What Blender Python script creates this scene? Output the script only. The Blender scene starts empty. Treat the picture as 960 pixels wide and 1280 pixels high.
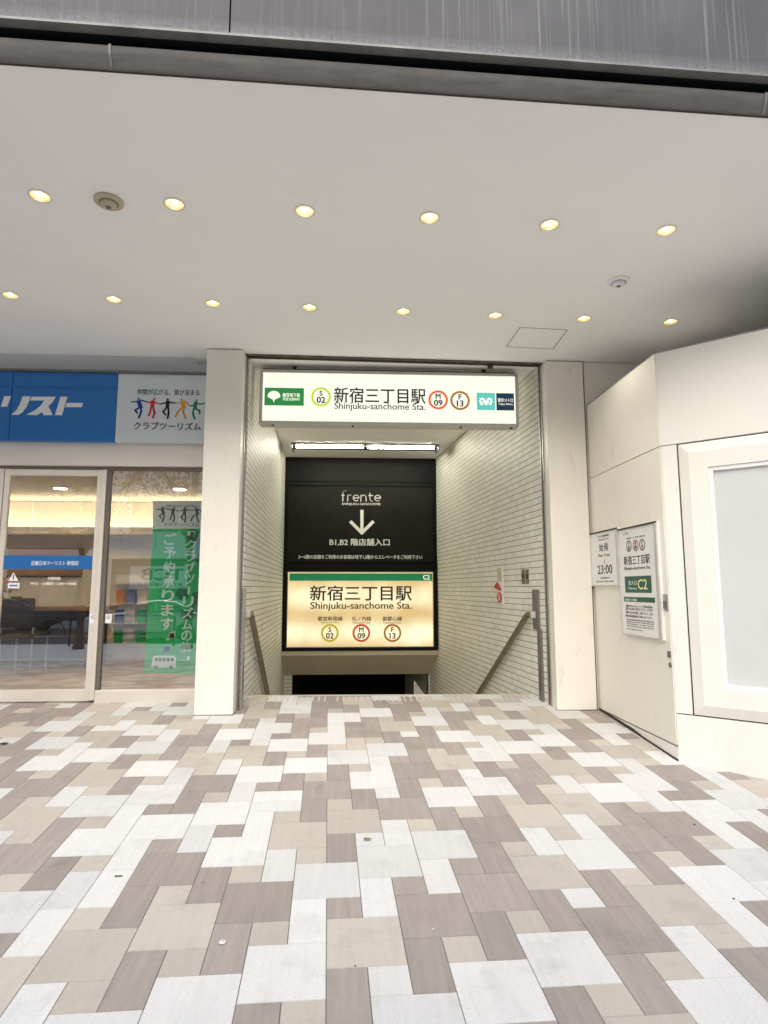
import bpy, bmesh, math, random
from mathutils import Vector, Matrix
R = math.radians
scene = bpy.context.scene
col = scene.collection

# ------------------------------------------------------------------ camera, sky, sun, exposure
FPX = 763.745                       # focal length of the photograph in its own pixels (960 x 1280)
CAMZ = 1.5327
cd = bpy.data.cameras.new('camera'); cam = bpy.data.objects.new('camera', cd); col.objects.link(cam)
cd.sensor_fit = 'VERTICAL'; cd.sensor_height = 36.0; cd.lens = 36.0 * FPX / 1280.0
cd.clip_start = 0.05; cd.clip_end = 500
yaw, pitch, roll = 0.0555441, 0.1249584, 0.000445
fw = Vector((math.sin(yaw)*math.cos(pitch), math.cos(yaw)*math.cos(pitch), math.sin(pitch)))
rt = fw.cross(Vector((0, 0, 1))).normalized(); dn = fw.cross(rt)
rt2 = rt*math.cos(roll) + dn*math.sin(roll); dn2 = dn*math.cos(roll) - rt*math.sin(roll)
m = Matrix((rt2, -dn2, -fw)).transposed().to_4x4(); m.translation = (0, 0, CAMZ)
cam.matrix_world = m
scene.camera = cam

EXPO = 1.15
K = 1.0 / 2**EXPO                   # an emission of K shows as full white
world = bpy.data.worlds.new('World'); scene.world = world; world.use_nodes = True
wn = world.node_tree.nodes; wl = world.node_tree.links
bg = wn['Background']
sky = wn.new('ShaderNodeTexSky'); sky.sky_type = 'NISHITA'; sky.sun_disc = False
SUN_EL, SUN_AZ = 27, 188            # azimuth: direction the light comes from, degrees clockwise from +Y
sky.sun_elevation = R(SUN_EL); sky.sun_rotation = R(SUN_AZ)
sky.air_density = 1.0; sky.dust_density = 2.0; sky.ozone_density = 1.0
wl.new(sky.outputs[0], bg.inputs[0]); bg.inputs[1].default_value = 0.09
sd = bpy.data.lights.new('sun', 'SUN'); sd.energy = 1.5; sd.angle = R(75); sd.color = (1.0, 0.995, 0.98)
so = bpy.data.objects.new('sun', sd); col.objects.link(so)
sdir = Vector((math.sin(R(SUN_AZ))*math.cos(R(SUN_EL)), math.cos(R(SUN_AZ))*math.cos(R(SUN_EL)), math.sin(R(SUN_EL))))
so.rotation_euler = sdir.to_track_quat('Z', 'Y').to_euler(); so.location = sdir*40
vs = scene.view_settings
scene.display_settings.display_device = 'sRGB'
vs.view_transform = 'Standard'; vs.look = 'None'; vs.exposure = EXPO; vs.gamma = 1.0; vs.use_curve_mapping = False
scene.cycles.use_denoising = True
scene.cycles.max_bounces = 10; scene.cycles.diffuse_bounces = 6; scene.cycles.glossy_bounces = 4
scene.cycles.transparent_max_bounces = 12
scene.cycles.sample_clamp_indirect = 6.0

# ------------------------------------------------------------------ helpers: materials
def srgb(r, g, b):
    f = lambda c: (c/255/12.92) if c/255 <= 0.04045 else ((c/255+0.055)/1.055)**2.4
    return (f(r), f(g), f(b))
def newmat(name):
    mt = bpy.data.materials.new(name); mt.use_nodes = True
    return mt, mt.node_tree.nodes, mt.node_tree.links, mt.node_tree.nodes['Principled BSDF']
def paint(name, c, rough=0.5, metal=0.0, var=0.05, scale=3.0, bump=0.0, bscale=60.0, spec=0.4, stretch=None, scuff=0.0):
    """plain surface: base colour wandering a little with noise, fine bump"""
    mt, n, l, b = newmat(name)
    tc = n.new('ShaderNodeTexCoord'); src = tc.outputs['Object']
    if stretch:
        mp = n.new('ShaderNodeMapping'); mp.inputs['Scale'].default_value = stretch; l.new(src, mp.inputs[0]); src = mp.outputs[0]
    nz = n.new('ShaderNodeTexNoise'); nz.inputs['Scale'].default_value = scale; nz.inputs['Detail'].default_value = 6
    nz.inputs['Roughness'].default_value = 0.65; l.new(src, nz.inputs['Vector'])
    rp = n.new('ShaderNodeValToRGB'); rp.color_ramp.elements[0].position = 0.3; rp.color_ramp.elements[1].position = 0.7
    rp.color_ramp.elements[0].color = tuple(x*(1-var) for x in c)+(1,); rp.color_ramp.elements[1].color = tuple(min(1, x*(1+var)) for x in c)+(1,)
    l.new(nz.outputs[0], rp.inputs[0]); cout = rp.outputs[0]
    if scuff:                              # rubbed marks and specks of dirt, thinly scattered
        m3 = n.new('ShaderNodeMapping'); m3.inputs['Scale'].default_value = (7, 7, 2.2); l.new(tc.outputs['Object'], m3.inputs[0])
        n3 = n.new('ShaderNodeTexNoise'); n3.inputs['Scale'].default_value = 1.3; n3.inputs['Detail'].default_value = 8; n3.inputs['Roughness'].default_value = .72; l.new(m3.outputs[0], n3.inputs['Vector'])
        r3 = n.new('ShaderNodeValToRGB'); r3.color_ramp.elements[0].position = .60; r3.color_ramp.elements[1].position = .74
        r3.color_ramp.elements[0].color = (1, 1, 1, 1); r3.color_ramp.elements[1].color = (1-scuff, 1-scuff*1.05, 1-scuff*1.15, 1); l.new(n3.outputs[0], r3.inputs[0])
        mm = n.new('ShaderNodeMix'); mm.data_type = 'RGBA'; mm.blend_type = 'MULTIPLY'; mm.inputs['Factor'].default_value = 1; l.new(cout, mm.inputs['A']); l.new(r3.outputs[0], mm.inputs['B']); cout = mm.outputs['Result']
    l.new(cout, b.inputs['Base Color'])
    b.inputs['Roughness'].default_value = rough; b.inputs['Metallic'].default_value = metal
    b.inputs['Specular IOR Level'].default_value = spec
    if bump:
        n2 = n.new('ShaderNodeTexNoise'); n2.inputs['Scale'].default_value = bscale; n2.inputs['Detail'].default_value = 4; l.new(src, n2.inputs['Vector'])
        bp = n.new('ShaderNodeBump'); bp.inputs['Strength'].default_value = bump; bp.inputs['Distance'].default_value = 0.01
        l.new(n2.outputs[0], bp.inputs['Height']); l.new(bp.outputs[0], b.inputs['Normal'])
    return mt
def glow(name, c, strength, diffuse=None):
    mt, n, l, b = newmat(name)
    b.inputs['Base Color'].default_value = (diffuse or c)+(1,); b.inputs['Roughness'].default_value = 0.4
    b.inputs['Emission Color'].default_value = c+(1,); b.inputs['Emission Strength'].default_value = strength
    return mt
def stone(name, c, streak, pit, rough=0.75):
    """paving stone: fine grain, streaks running with the slab, little pits, tone that differs from slab to slab"""
    mt, n, l, b = newmat(name)
    tc = n.new('ShaderNodeTexCoord')
    mp = n.new('ShaderNodeMapping'); mp.inputs['Scale'].default_value = (38, 3.0, 10); mp.inputs['Rotation'].default_value = (0, 0, R(-2)); l.new(tc.outputs['Object'], mp.inputs[0])
    s = n.new('ShaderNodeTexNoise'); s.inputs['Scale'].default_value = 1.0; s.inputs['Detail'].default_value = 5; l.new(mp.outputs[0], s.inputs['Vector'])
    g = n.new('ShaderNodeTexNoise'); g.inputs['Scale'].default_value = 90; g.inputs['Detail'].default_value = 6; g.inputs['Roughness'].default_value = .7; l.new(tc.outputs['Object'], g.inputs['Vector'])
    big = n.new('ShaderNodeTexNoise'); big.inputs['Scale'].default_value = 1.1; big.inputs['Detail'].default_value = 4; l.new(tc.outputs['Object'], big.inputs['Vector'])
    at = n.new('ShaderNodeAttribute'); at.attribute_name = 'slab_tone'
    def mad(x, mul, add):
        k = n.new('ShaderNodeMath'); k.operation = 'MULTIPLY_ADD'; l.new(x, k.inputs[0]); k.inputs[1].default_value = mul; k.inputs[2].default_value = add; return k.outputs[0]
    def mul(x, y):
        k = n.new('ShaderNodeMath'); k.operation = 'MULTIPLY'; l.new(x, k.inputs[0]); l.new(y, k.inputs[1]); return k.outputs[0]
    f = mul(mad(s.outputs[0], streak, 1-streak/2), mad(g.outputs[0], .22, .89))
    f = mul(f, mad(big.outputs[0], .22, .89)); f = mul(f, mad(at.outputs['Fac'], .16, .92))
    # pits
    v = n.new('ShaderNodeTexVoronoi'); v.inputs['Scale'].default_value = 1.0
    mp2 = n.new('ShaderNodeMapping'); mp2.inputs['Scale'].default_value = (150, 70, 60); l.new(tc.outputs['Object'], mp2.inputs[0]); l.new(mp2.outputs[0], v.inputs['Vector'])
    r = n.new('ShaderNodeValToRGB'); r.color_ramp.elements[0].position = .06; r.color_ramp.elements[1].position = .2
    r.color_ramp.elements[0].color = (1-pit,)*3+(1,); r.color_ramp.elements[1].color = (1, 1, 1, 1); l.new(v.outputs['Distance'], r.inputs[0])
    f = mul(f, r.outputs[0])
    # dried gum and drips, thinly scattered
    v2 = n.new('ShaderNodeTexVoronoi'); v2.inputs['Scale'].default_value = 2.6; l.new(tc.outputs['Object'], v2.inputs['Vector'])
    r2 = n.new('ShaderNodeValToRGB'); r2.color_ramp.elements[0].position = .022; r2.color_ramp.elements[1].position = .034
    r2.color_ramp.elements[0].color = (.72,)*3+(1,); r2.color_ramp.elements[1].color = (1, 1, 1, 1); l.new(v2.outputs['Distance'], r2.inputs[0])
    st = n.new('ShaderNodeTexNoise'); st.inputs['Scale'].default_value = 3.4; st.inputs['Detail'].default_value = 7; st.inputs['Roughness'].default_value = .7; l.new(tc.outputs['Object'], st.inputs['Vector'])
    r3 = n.new('ShaderNodeValToRGB'); r3.color_ramp.elements[0].position = .30; r3.color_ramp.elements[1].position = .46
    r3.color_ramp.elements[0].color = (.86,)*3+(1,); r3.color_ramp.elements[1].color = (1, 1, 1, 1); l.new(st.outputs[0], r3.inputs[0])
    f = mul(mul(f, r2.outputs[0]), r3.outputs[0])
    vm = n.new('ShaderNodeVectorMath'); vm.operation = 'SCALE'; vm.inputs[0].default_value = c; l.new(f, vm.inputs['Scale'])
    l.new(vm.outputs[0], b.inputs['Base Color']); b.inputs['Roughness'].default_value = rough; b.inputs['Specular IOR Level'].default_value = .3
    bp = n.new('ShaderNodeBump'); bp.inputs['Strength'].default_value = .35; bp.inputs['Distance'].default_value = .004
    l.new(f, bp.inputs['Height']); l.new(bp.outputs[0], b.inputs['Normal'])
    return mt
def courses(name, c, joint, course=.066, unit=.105, axis='Y'):
    """glazed wall tiles: strong horizontal joints, faint upright ones"""
    mt, n, l, b = newmat(name)
    tc = n.new('ShaderNodeTexCoord'); sp = n.new('ShaderNodeSeparateXYZ'); l.new(tc.outputs['Object'], sp.inputs[0])
    def math_(op, x, y):
        k = n.new('ShaderNodeMath'); k.operation = op
        for i, q in enumerate((x, y)):
            if isinstance(q, (int, float)): k.inputs[i].default_value = q
            else: l.new(q, k.inputs[i])
        return k.outputs[0]
    zc = math_('DIVIDE', math_('ADD', sp.outputs['Z'], 10.0), course); hz = math_('LESS_THAN', math_('FRACT', zc, 0), .10)
    yc = math_('DIVIDE', math_('ADD', sp.outputs[axis], 20.0), unit); vt = math_('LESS_THAN', math_('FRACT', yc, 0), .045)
    # per tile tone
    cb = n.new('ShaderNodeCombineXYZ'); l.new(math_('FLOOR', zc, 0), cb.inputs[0]); l.new(math_('FLOOR', yc, 0), cb.inputs[1])
    wn_ = n.new('ShaderNodeTexWhiteNoise'); wn_.noise_dimensions = '2D'; l.new(cb.outputs[0], wn_.inputs['Vector'])
    nz = n.new('ShaderNodeTexNoise'); nz.inputs['Scale'].default_value = 1.6; nz.inputs['Detail'].default_value = 5; l.new(tc.outputs['Object'], nz.inputs['Vector'])
    tone = math_('MULTIPLY', math_('MULTIPLY_ADD', wn_.outputs[0], .14), math_('MULTIPLY_ADD', nz.outputs[0], .22))
    for nd in n:
        if nd.type == 'MATH' and nd.operation == 'MULTIPLY_ADD': nd.inputs[2].default_value = .93 if nd.inputs[1].default_value < .15 else .89
    vm = n.new('ShaderNodeVectorMath'); vm.operation = 'SCALE'; vm.inputs[0].default_value = c; l.new(tone, vm.inputs['Scale'])
    m1 = n.new('ShaderNodeMix'); m1.data_type = 'RGBA'; m1.inputs['B'].default_value = tuple(x*.72 for x in c)+(1,)
    l.new(math_('MULTIPLY', vt, .55), m1.inputs['Factor']); l.new(vm.outputs[0], m1.inputs['A'])
    m2 = n.new('ShaderNodeMix'); m2.data_type = 'RGBA'; m2.inputs['B'].default_value = joint+(1,)
    l.new(hz, m2.inputs['Factor']); l.new(m1.outputs['Result'], m2.inputs['A'])
    l.new(m2.outputs['Result'], b.inputs['Base Color'])
    b.inputs['Specular IOR Level'].default_value = .25
    l.new(math_('MULTIPLY_ADD', hz, .5), b.inputs['Roughness'])
    for nd in n:
        if nd.type == 'MATH' and nd.operation == 'MULTIPLY_ADD' and abs(nd.inputs[1].default_value-.5) < 1e-6: nd.inputs[2].default_value = .50
    bp = n.new('ShaderNodeBump'); bp.inputs['Strength'].default_value = .6; bp.inputs['Distance'].default_value = .004; bp.invert = True
    l.new(hz, bp.inputs['Height']); l.new(bp.outputs[0], b.inputs['Normal'])
    return mt
def glass(name, refl=.1, tint=(.97, .985, .98)):
    mt, n, l, b = newmat(name); n.remove(b)
    out = n['Material Output']; tr = n.new('ShaderNodeBsdfTransparent'); tr.inputs[0].default_value = tint+(1,)
    gl = n.new('ShaderNodeBsdfGlossy'); gl.inputs['Roughness'].default_value = 0.0; gl.inputs['Color'].default_value = (1, 1, 1, 1)
    fr = n.new('ShaderNodeFresnel'); fr.inputs[0].default_value = 1.52
    ad = n.new('ShaderNodeMath'); ad.operation = 'ADD'; ad.inputs[1].default_value = refl; ad.use_clamp = True; l.new(fr.outputs[0], ad.inputs[0])
    mx = n.new('ShaderNodeMixShader'); l.new(ad.outputs[0], mx.inputs[0]); l.new(tr.outputs[0], mx.inputs[1]); l.new(gl.outputs[0], mx.inputs[2])
    l.new(mx.outputs[0], out.inputs[0])
    return mt

# ------------------------------------------------------------------ helpers: meshes and objects
class MB:
    def __init__(s): s.v, s.f, s.m = [], [], []
    def poly(s, pts, mi=0):
        i = len(s.v); s.v += [tuple(p) for p in pts]; s.f.append(tuple(range(i, i+len(pts)))); s.m.append(mi)
    def prism(s, ring, vec, mi=0, caps=True):
        """closed solid: a planar ring of points swept by vec"""
        i = len(s.v); n = len(ring); vec = Vector(vec)
        s.v += [tuple(p) for p in ring] + [tuple(Vector(p)+vec) for p in ring]
        for k in range(n):
            s.f.append((i+k, i+(k+1) % n, i+n+(k+1) % n, i+n+k)); s.m.append(mi)
        if caps:
            s.f.append(tuple(i+k for k in reversed(range(n)))); s.f.append(tuple(i+n+k for k in range(n))); s.m += [mi, mi]
    def box(s, a, b, mi=0):
        x0, y0, z0 = [min(p, q) for p, q in zip(a, b)]; x1, y1, z1 = [max(p, q) for p, q in zip(a, b)]
        s.prism([(x0, y0, z0), (x1, y0, z0), (x1, y1, z0), (x0, y1, z0)], (0, 0, z1-z0), mi)
    def tube(s, pts, r, seg=10, mi=0, flat=1.0):
        """round (or flattened) rod along a polyline"""
        pts = [Vector(p) for p in pts]; rings = []
        for k, p in enumerate(pts):
            d = (pts[min(k+1, len(pts)-1)]-pts[max(k-1, 0)]).normalized()
            a = d.cross(Vector((0, 0, 1)));  a = a.normalized() if a.length > 1e-4 else Vector((1, 0, 0))
            b = d.cross(a).normalized(); rr = r[k] if isinstance(r, (list, tuple)) else r
            i = len(s.v); rings.append(i)
            for q in range(seg):
                t = 2*math.pi*q/seg; s.v.append(tuple(p + a*math.cos(t)*rr*flat + b*math.sin(t)*rr))
        for i, j in zip(rings, rings[1:]):
            for q in range(seg):
                s.f.append((i+q, i+(q+1) % seg, j+(q+1) % seg, j+q)); s.m.append(mi)
        s.f.append(tuple(rings[0]+q for q in reversed(range(seg)))); s.f.append(tuple(rings[-1]+q for q in range(seg))); s.m += [mi, mi]
    def lathe(s, prof, c, axis='Z', seg=28, mi=0, caps=True):
        """prof: (radius, height) pairs turned round an axis through c"""
        i0 = len(s.v); c = Vector(c)
        for r, h in prof:
            for q in range(seg):
                t = 2*math.pi*q/seg; x, y = r*math.cos(t), r*math.sin(t)
                s.v.append(tuple(c + (Vector((x, y, h)) if axis == 'Z' else Vector((x, -h, y)) if axis == 'Y' else Vector((-h, -x, y)))))
        for k in range(len(prof)-1):
            for q in range(seg):
                a, b = i0+k*seg, i0+(k+1)*seg
                s.f.append((a+q, a+(q+1) % seg, b+(q+1) % seg, b+q)); s.m.append(mi)
        if not caps or prof[0] == prof[-1]: return
        for k, rev in ((0, True), (len(prof)-1, False)):
            if prof[k][0] > 1e-5:
                ids = [i0+k*seg+q for q in range(seg)]; s.f.append(tuple(reversed(ids)) if rev else tuple(ids)); s.m.append(mi)
    def add(s, verts, faces, mi=0):
        i = len(s.v); s.v += [tuple(p) for p in verts]
        for f in faces: s.f.append(tuple(i+k for k in f)); s.m.append(mi)

def rootloc(p):
    v = Vector((0, 0, 0))
    while p is not None: v += p.location; p = p.parent
    return v
def build(name, mb, mats, parent=None, loc=None, bevel=0.0, smooth=False, fix=True):
    me = bpy.data.meshes.new(name)
    o = bpy.data.objects.new(name, me); col.objects.link(o)
    base = rootloc(parent) if parent else Vector(loc or (0, 0, 0))
    me.from_pydata([tuple(Vector(p)-base) for p in mb.v], [], mb.f)
    mats = mats if isinstance(mats, (list, tuple)) else [mats]
    for q in mats: me.materials.append(q)
    for p, mi in zip(me.polygons, mb.m): p.material_index = mi
    if fix:
        bm = bmesh.new(); bm.from_mesh(me); bmesh.ops.recalc_face_normals(bm, faces=bm.faces); bm.to_mesh(me); bm.free()
    if smooth:
        for p in me.polygons: p.use_smooth = True
        me.set_sharp_from_angle(angle=R(40))
    if parent: o.parent = parent
    else: o.location = base
    if bevel:
        bv = o.modifiers.new('bevel', 'BEVEL'); bv.width = bevel; bv.segments = 2; bv.limit_method = 'ANGLE'; bv.angle_limit = R(50)
    return o
def thing(name, loc, label, cat, group=None):
    o = bpy.data.objects.new(name, None); col.objects.link(o); o.location = loc; o.empty_display_size = .1
    o['label'] = label; o['category'] = cat
    if group: o['group'] = group
    return o
def tag(o, label=None, cat=None, group=None, kind=None):
    if label: o['label'] = label
    if cat: o['category'] = cat
    if group: o['group'] = group
    if kind: o['kind'] = kind
    return o
def copy_tree(o, parent=None):
    c = o.copy(); col.objects.link(c)
    if parent: c.parent = parent
    for ch in [x for x in bpy.data.objects if x.parent == o]: copy_tree(ch, c)
    return c

# planes the photograph shows, and where a pixel of it falls on them (to read sizes off the photograph)
def ray(x, y): return rt2*((x-480)/FPX) + dn2*((y-640)/FPX) + fw
class Frame:
    """a flat face: origin, u to the viewer's right, v up, n towards the viewer"""
    def __init__(s, O, U, N): s.O = Vector(O); s.U = Vector(U).normalized(); s.N = Vector(N).normalized(); s.V = Vector((0, 0, 1))
    def at(s, u, v, n=0): return s.O + s.U*u + s.V*v + s.N*n
    def px(s, x, y):
        d = ray(x, y); C = Vector((0, 0, CAMZ)); t = (s.O-C).dot(s.N)/d.dot(s.N); p = C + d*t - s.O
        return p.dot(s.U), p.dot(s.V)
    def rect(s, mb, u0, v0, u1, v1, n0, n1, mi=0):
        ring = [s.at(u0, v0, n0), s.at(u1, v0, n0), s.at(u1, v1, n0), s.at(u0, v1, n0)]
        mb.prism(ring, s.N*(n1-n0), mi)
    def rect_px(s, mb, x0, y0, x1, y1, n0, n1, mi=0):
        a, b = s.px(x0, y0), s.px(x1, y1); s.rect(mb, min(a[0], b[0]), min(a[1], b[1]), max(a[0], b[0]), max(a[1], b[1]), n0, n1, mi)
    def shape(s, mb, pts, n0, n1, mi=0):
        mb.prism([s.at(u, v, n0) for u, v in pts], s.N*(n1-n0), mi)
    def ring(s, mb, u, v, r0, r1, n0, n1, mi=0, seg=40):
        for k in range(seg):
            a, b = 2*math.pi*k/seg, 2*math.pi*(k+1)/seg
            q = [(u+r*math.cos(t), v+r*math.sin(t)) for r, t in ((r0, a), (r1, a), (r1, b), (r0, b))]
            i = len(mb.v); mb.v += [tuple(s.at(x, y, n0)) for x, y in q] + [tuple(s.at(x, y, n1)) for x, y in q]
            mb.f += [(i+4, i+5, i+6, i+7), (i+1, i+2, i+6, i+5), (i+3, i, i+4, i+7)]; mb.m += [mi]*3
    def stroke(s, mb, pts, w, n0, n1, mi=0):
        for (a, b) in zip(pts, pts[1:]):
            d = Vector(b)-Vector(a); d = d.normalized() if d.length > 0 else Vector((1, 0)); p = Vector((-d.y, d.x))*w/2; e = d*w*.3
            s.shape(mb, [tuple(Vector(a)-e+p), tuple(Vector(b)+e+p), tuple(Vector(b)+e-p), tuple(Vector(a)-e-p)], n0, n1, mi)

_tcache = {}
def glyphs(body, bold=0.0, shear=0.0):
    key = (body, bold, shear)
    if key not in _tcache:
        cu = bpy.data.curves.new('text', 'FONT'); cu.body = body; cu.size = 1.0; cu.offset = bold; cu.shear = shear; cu.resolution_u = 3
        cu.fill_mode = 'FRONT'; cu.align_x = 'LEFT'
        o = bpy.data.objects.new('text', cu); col.objects.link(o)
        dg = bpy.context.evaluated_depsgraph_get(); me = bpy.data.meshes.new_from_object(o.evaluated_get(dg))
        vs_ = [(v.co.x, v.co.y) for v in me.vertices]; fs = [tuple(p.vertices) for p in me.polygons]
        bpy.data.objects.remove(o); bpy.data.curves.remove(cu); bpy.data.meshes.remove(me)
        _tcache[key] = (vs_, fs)
    return _tcache[key]
def write(fr, mb, body, u0, v0, u1, v1, n, bold=0.016, mi=0, shear=0.0, keep=False):
    """letters filling the rectangle u0..u1, v0..v1 of a face"""
    vs_, fs = glyphs(body, 0.0, shear)
    if not vs_: return
    xs = [p[0] for p in vs_]; ys = [p[1] for p in vs_]; w = max(xs)-min(xs); h = max(ys)-min(ys)
    sx, sy = (u1-u0)/w, (v1-v0)/h; ox, oy = u0, v0
    if keep:
        k = min(sx, sy); ox += ((u1-u0)-w*k)/2; oy += ((v1-v0)-h*k)/2; sx = sy = k
    for k, (dx, dy) in enumerate(((0, 0), (1, 0), (-1, 0), (0, .7), (0, -.7)) if bold else ((0, 0),)):
        mb.add([fr.at(ox+(x-min(xs)+dx*bold)*sx, oy+(y-min(ys)+dy*bold)*sy, n+k*.00012) for x, y in vs_], fs, mi)
def write_px(fr, mb, body, x0, x1, yl, yr, h, n, **k):
    """the same, read off the photograph: left and right end, height of the middle at both ends, letter height in pixels"""
    xm, ym = (x0+x1)/2, (yl+yr)/2
    a, b = fr.px(x0, yl), fr.px(x1, yr); t, d = fr.px(xm, ym-h/2), fr.px(xm, ym+h/2)
    write(fr, mb, body, a[0], d[1], b[0], t[1], n, **k)

def line(fr, parent, name, mat, *args, **k):
    s = MB(); write_px(fr, s, *args, **k); return build(name, s, mat, parent, fix=False)

# ------------------------------------------------------------------ materials
M = {}
M['white_stone'] = stone('white_stone', (.645, .64, .63), .16, .42)
M['tan_stone'] = stone('tan_stone', (.495, .450, .395), .14, .40)
M['grey_stone'] = stone('grey_stone', (.345, .300, .275), .42, .32)
M['cap_grey'] = paint('cap_grey', (.28, .27, .26), .8, var=.2, scale=4)
M['grout'] = paint('grout', (.19, .17, .15), .9, var=.2, scale=8)
M['soffit'] = paint('soffit', (.915, .905, .89), .55, scuff=.07, var=.03, scale=.7, bump=.04, bscale=90)
M['cream'] = paint('cream', (.83, .79, .70), .42, scuff=.22, var=.03, scale=1.2, bump=.02, bscale=30)
M['cream_light'] = paint('cream_light', (.81, .785, .715), .4, scuff=.18, var=.03, scale=1.2, bump=.02, bscale=30)
M['dark'] = paint('dark', (.012, .012, .012), .6, var=.2)
M['joint'] = paint('joint', (.035, .03, .025), .8, var=.3, scale=20)
M['rust'] = paint('rust', (.13, .10, .07), .75, var=.5, scale=14)
M['metal'] = paint('metal', (.42, .41, .39), .38, metal=.8, var=.12, scale=10)
M['dull_metal'] = paint('dull_metal', (.20, .195, .185), .5, metal=.5, var=.2, scale=8)
M['alu'] = paint('alu', (.62, .60, .56), .4, metal=.4, var=.06, scale=6)
M['wall_tile'] = courses('wall_tile', (.80, .785, .71), (.17, .155, .12))
M['wall_tile_end'] = courses('wall_tile_end', (.70, .68, .58), (.15, .13, .09), axis='X')
M['beige'] = paint('beige', (.58, .52, .40), .6, var=.06, scale=2)
M['black'] = paint('black', (.004, .004, .004), .55, var=.2, scale=3, spec=.15)
M['charcoal'] = paint('charcoal', (.010, .0095, .008), .6, var=.3, scale=2, spec=.15)
M['white'] = paint('white', (.82, .82, .80), .45, var=.02)
M['white_board'] = paint('white_board', (.80, .80, .77), .3, var=.02)
M['ink'] = paint('ink', (.015, .013, .012), .5, var=.1)
M['grey_ink'] = paint('grey_ink', (.10, .10, .10), .5, var=.1)
M['green_print'] = paint('green_print', srgb(38, 92, 68), .4, var=.05)
M['lime_print'] = paint('lime_print', srgb(178, 190, 60), .4, var=.04)
M['red_print'] = paint('red_print', srgb(190, 60, 50), .4, var=.04)
M['brown_print'] = paint('brown_print', srgb(140, 100, 60), .4, var=.04)
M['pale_yellow'] = paint('pale_yellow', srgb(240, 240, 190), .4, var=.02)

# ------------------------------------------------------------------ ground
def floor_z(x, y): return 0.0668269*y - 0.008000*x
FM = Matrix.Identity(4)
_ex = Vector((1, 0, -0.0080002)).normalized(); _ey = Vector((0, 1, 0.0668269)); _ey = (_ey-_ex*_ey.dot(_ex)).normalized()
_a = 0.0362613
GU = _ex*math.cos(_a)+_ey*math.sin(_a); GV = -_ex*math.sin(_a)+_ey*math.cos(_a); GN = GU.cross(GV)
GO = Vector((-0.2533408, 3.1604066, floor_z(-0.2533408, 3.1604066)))
# the slabs' lattice: a large square (A), an upright rectangle (B) and a small square (C) repeat along (2,-1) and (1,3)
IDX = [[-5,-11],[3,-8],[11,-5],[19,-2],[0,-9],[8,-6],[16,-3],[-3,-10],[5,-7],[13,-4],[-6,-11],[2,-8],[10,-5],[18,-2],[-1,-9],[7,-6],[15,-3],[-4,-10],[4,-7],[12,-4],[-7,-11],[1,-8],[9,-5],[17,-2],[-2,-9],[6,-6],[14,-3],[-5,-10],[3,-7],[11,-4],[0,-8],[8,-5],[16,-2],[-3,-9],[5,-6],[13,-3],[-6,-10],[2,-7],[10,-4],[18,-1],[-1,-8],[7,-5],[15,-2],[-4,-9],[4,-6],[12,-3],[17,-1],[9,-4],[1,-7],[14,-2],[6,-5],[-2,-8],[11,-3],[3,-6],[-5,-9],[16,-1],[8,-4],[0,-7],[13,-2],[5,-5],[-3,-8],[10,-3],[2,-6],[-6,-9],[15,-1],[7,-4],[-1,-7],[12,-2],[4,-5],[-4,-8],[9,-3],[1,-6],[14,-1],[6,-4],[-2,-7],[11,-2],[3,-5],[-5,-8],[8,-3],[0,-6],[13,-1],[5,-4],[-3,-7],[10,-2],[2,-5],[-6,-8],[15,0],[7,-3],[-1,-6],[12,-1],[4,-4],[-4,-7],[9,-2],[1,-5],[14,0],[6,-3],[-2,-6],[11,-1],[3,-4],[-5,-7],[8,-2],[0,-5],[13,0],[5,-3],[-3,-6],[10,-1],[2,-4],[-6,-7],[7,-2],[-1,-5],[12,0],[4,-3],[-4,-6],[9,-1],[1,-4],[6,-2],[-2,-5],[11,0],[3,-3],[-5,-6],[8,-1],[0,-4],[5,-2],[-3,-5],[10,0],[2,-3],[7,-1],[-1,-4],[12,1],[4,-2],[-4,-5],[9,0],[1,-3],[6,-1],[-2,-4],[11,1],[3,-2],[-5,-5],[8,0],[0,-3],[5,-1],[-3,-4],[10,1],[2,-2],[7,0],[-1,-3],[4,-1],[9,1],[-4,-4],[1,-2],[6,0],[-2,-3],[3,-1],[8,1],[-5,-4],[0,-2],[5,0],[-3,-3],[2,-1],[7,1],[-1,-2],[4,0],[9,2],[-4,-3],[1,-1],[6,1],[-2,-2],[3,0],[8,2],[0,-1],[5,1],[-3,-2],[2,0],[7,2],[-1,-1],[4,1],[-4,-2],[1,0],[6,2],[-2,-1],[3,1],[0,0],[5,2],[-3,-1],[2,1],[-1,0],[4,2],[-4,-1],[1,1],[6,3],[-2,0],[3,2],[0,1],[5,3],[-3,0],[2,2],[-1,1],[4,3],[-4,0],[1,2],[-2,1],[3,3],[0,2],[-3,1],[2,3]]
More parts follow.
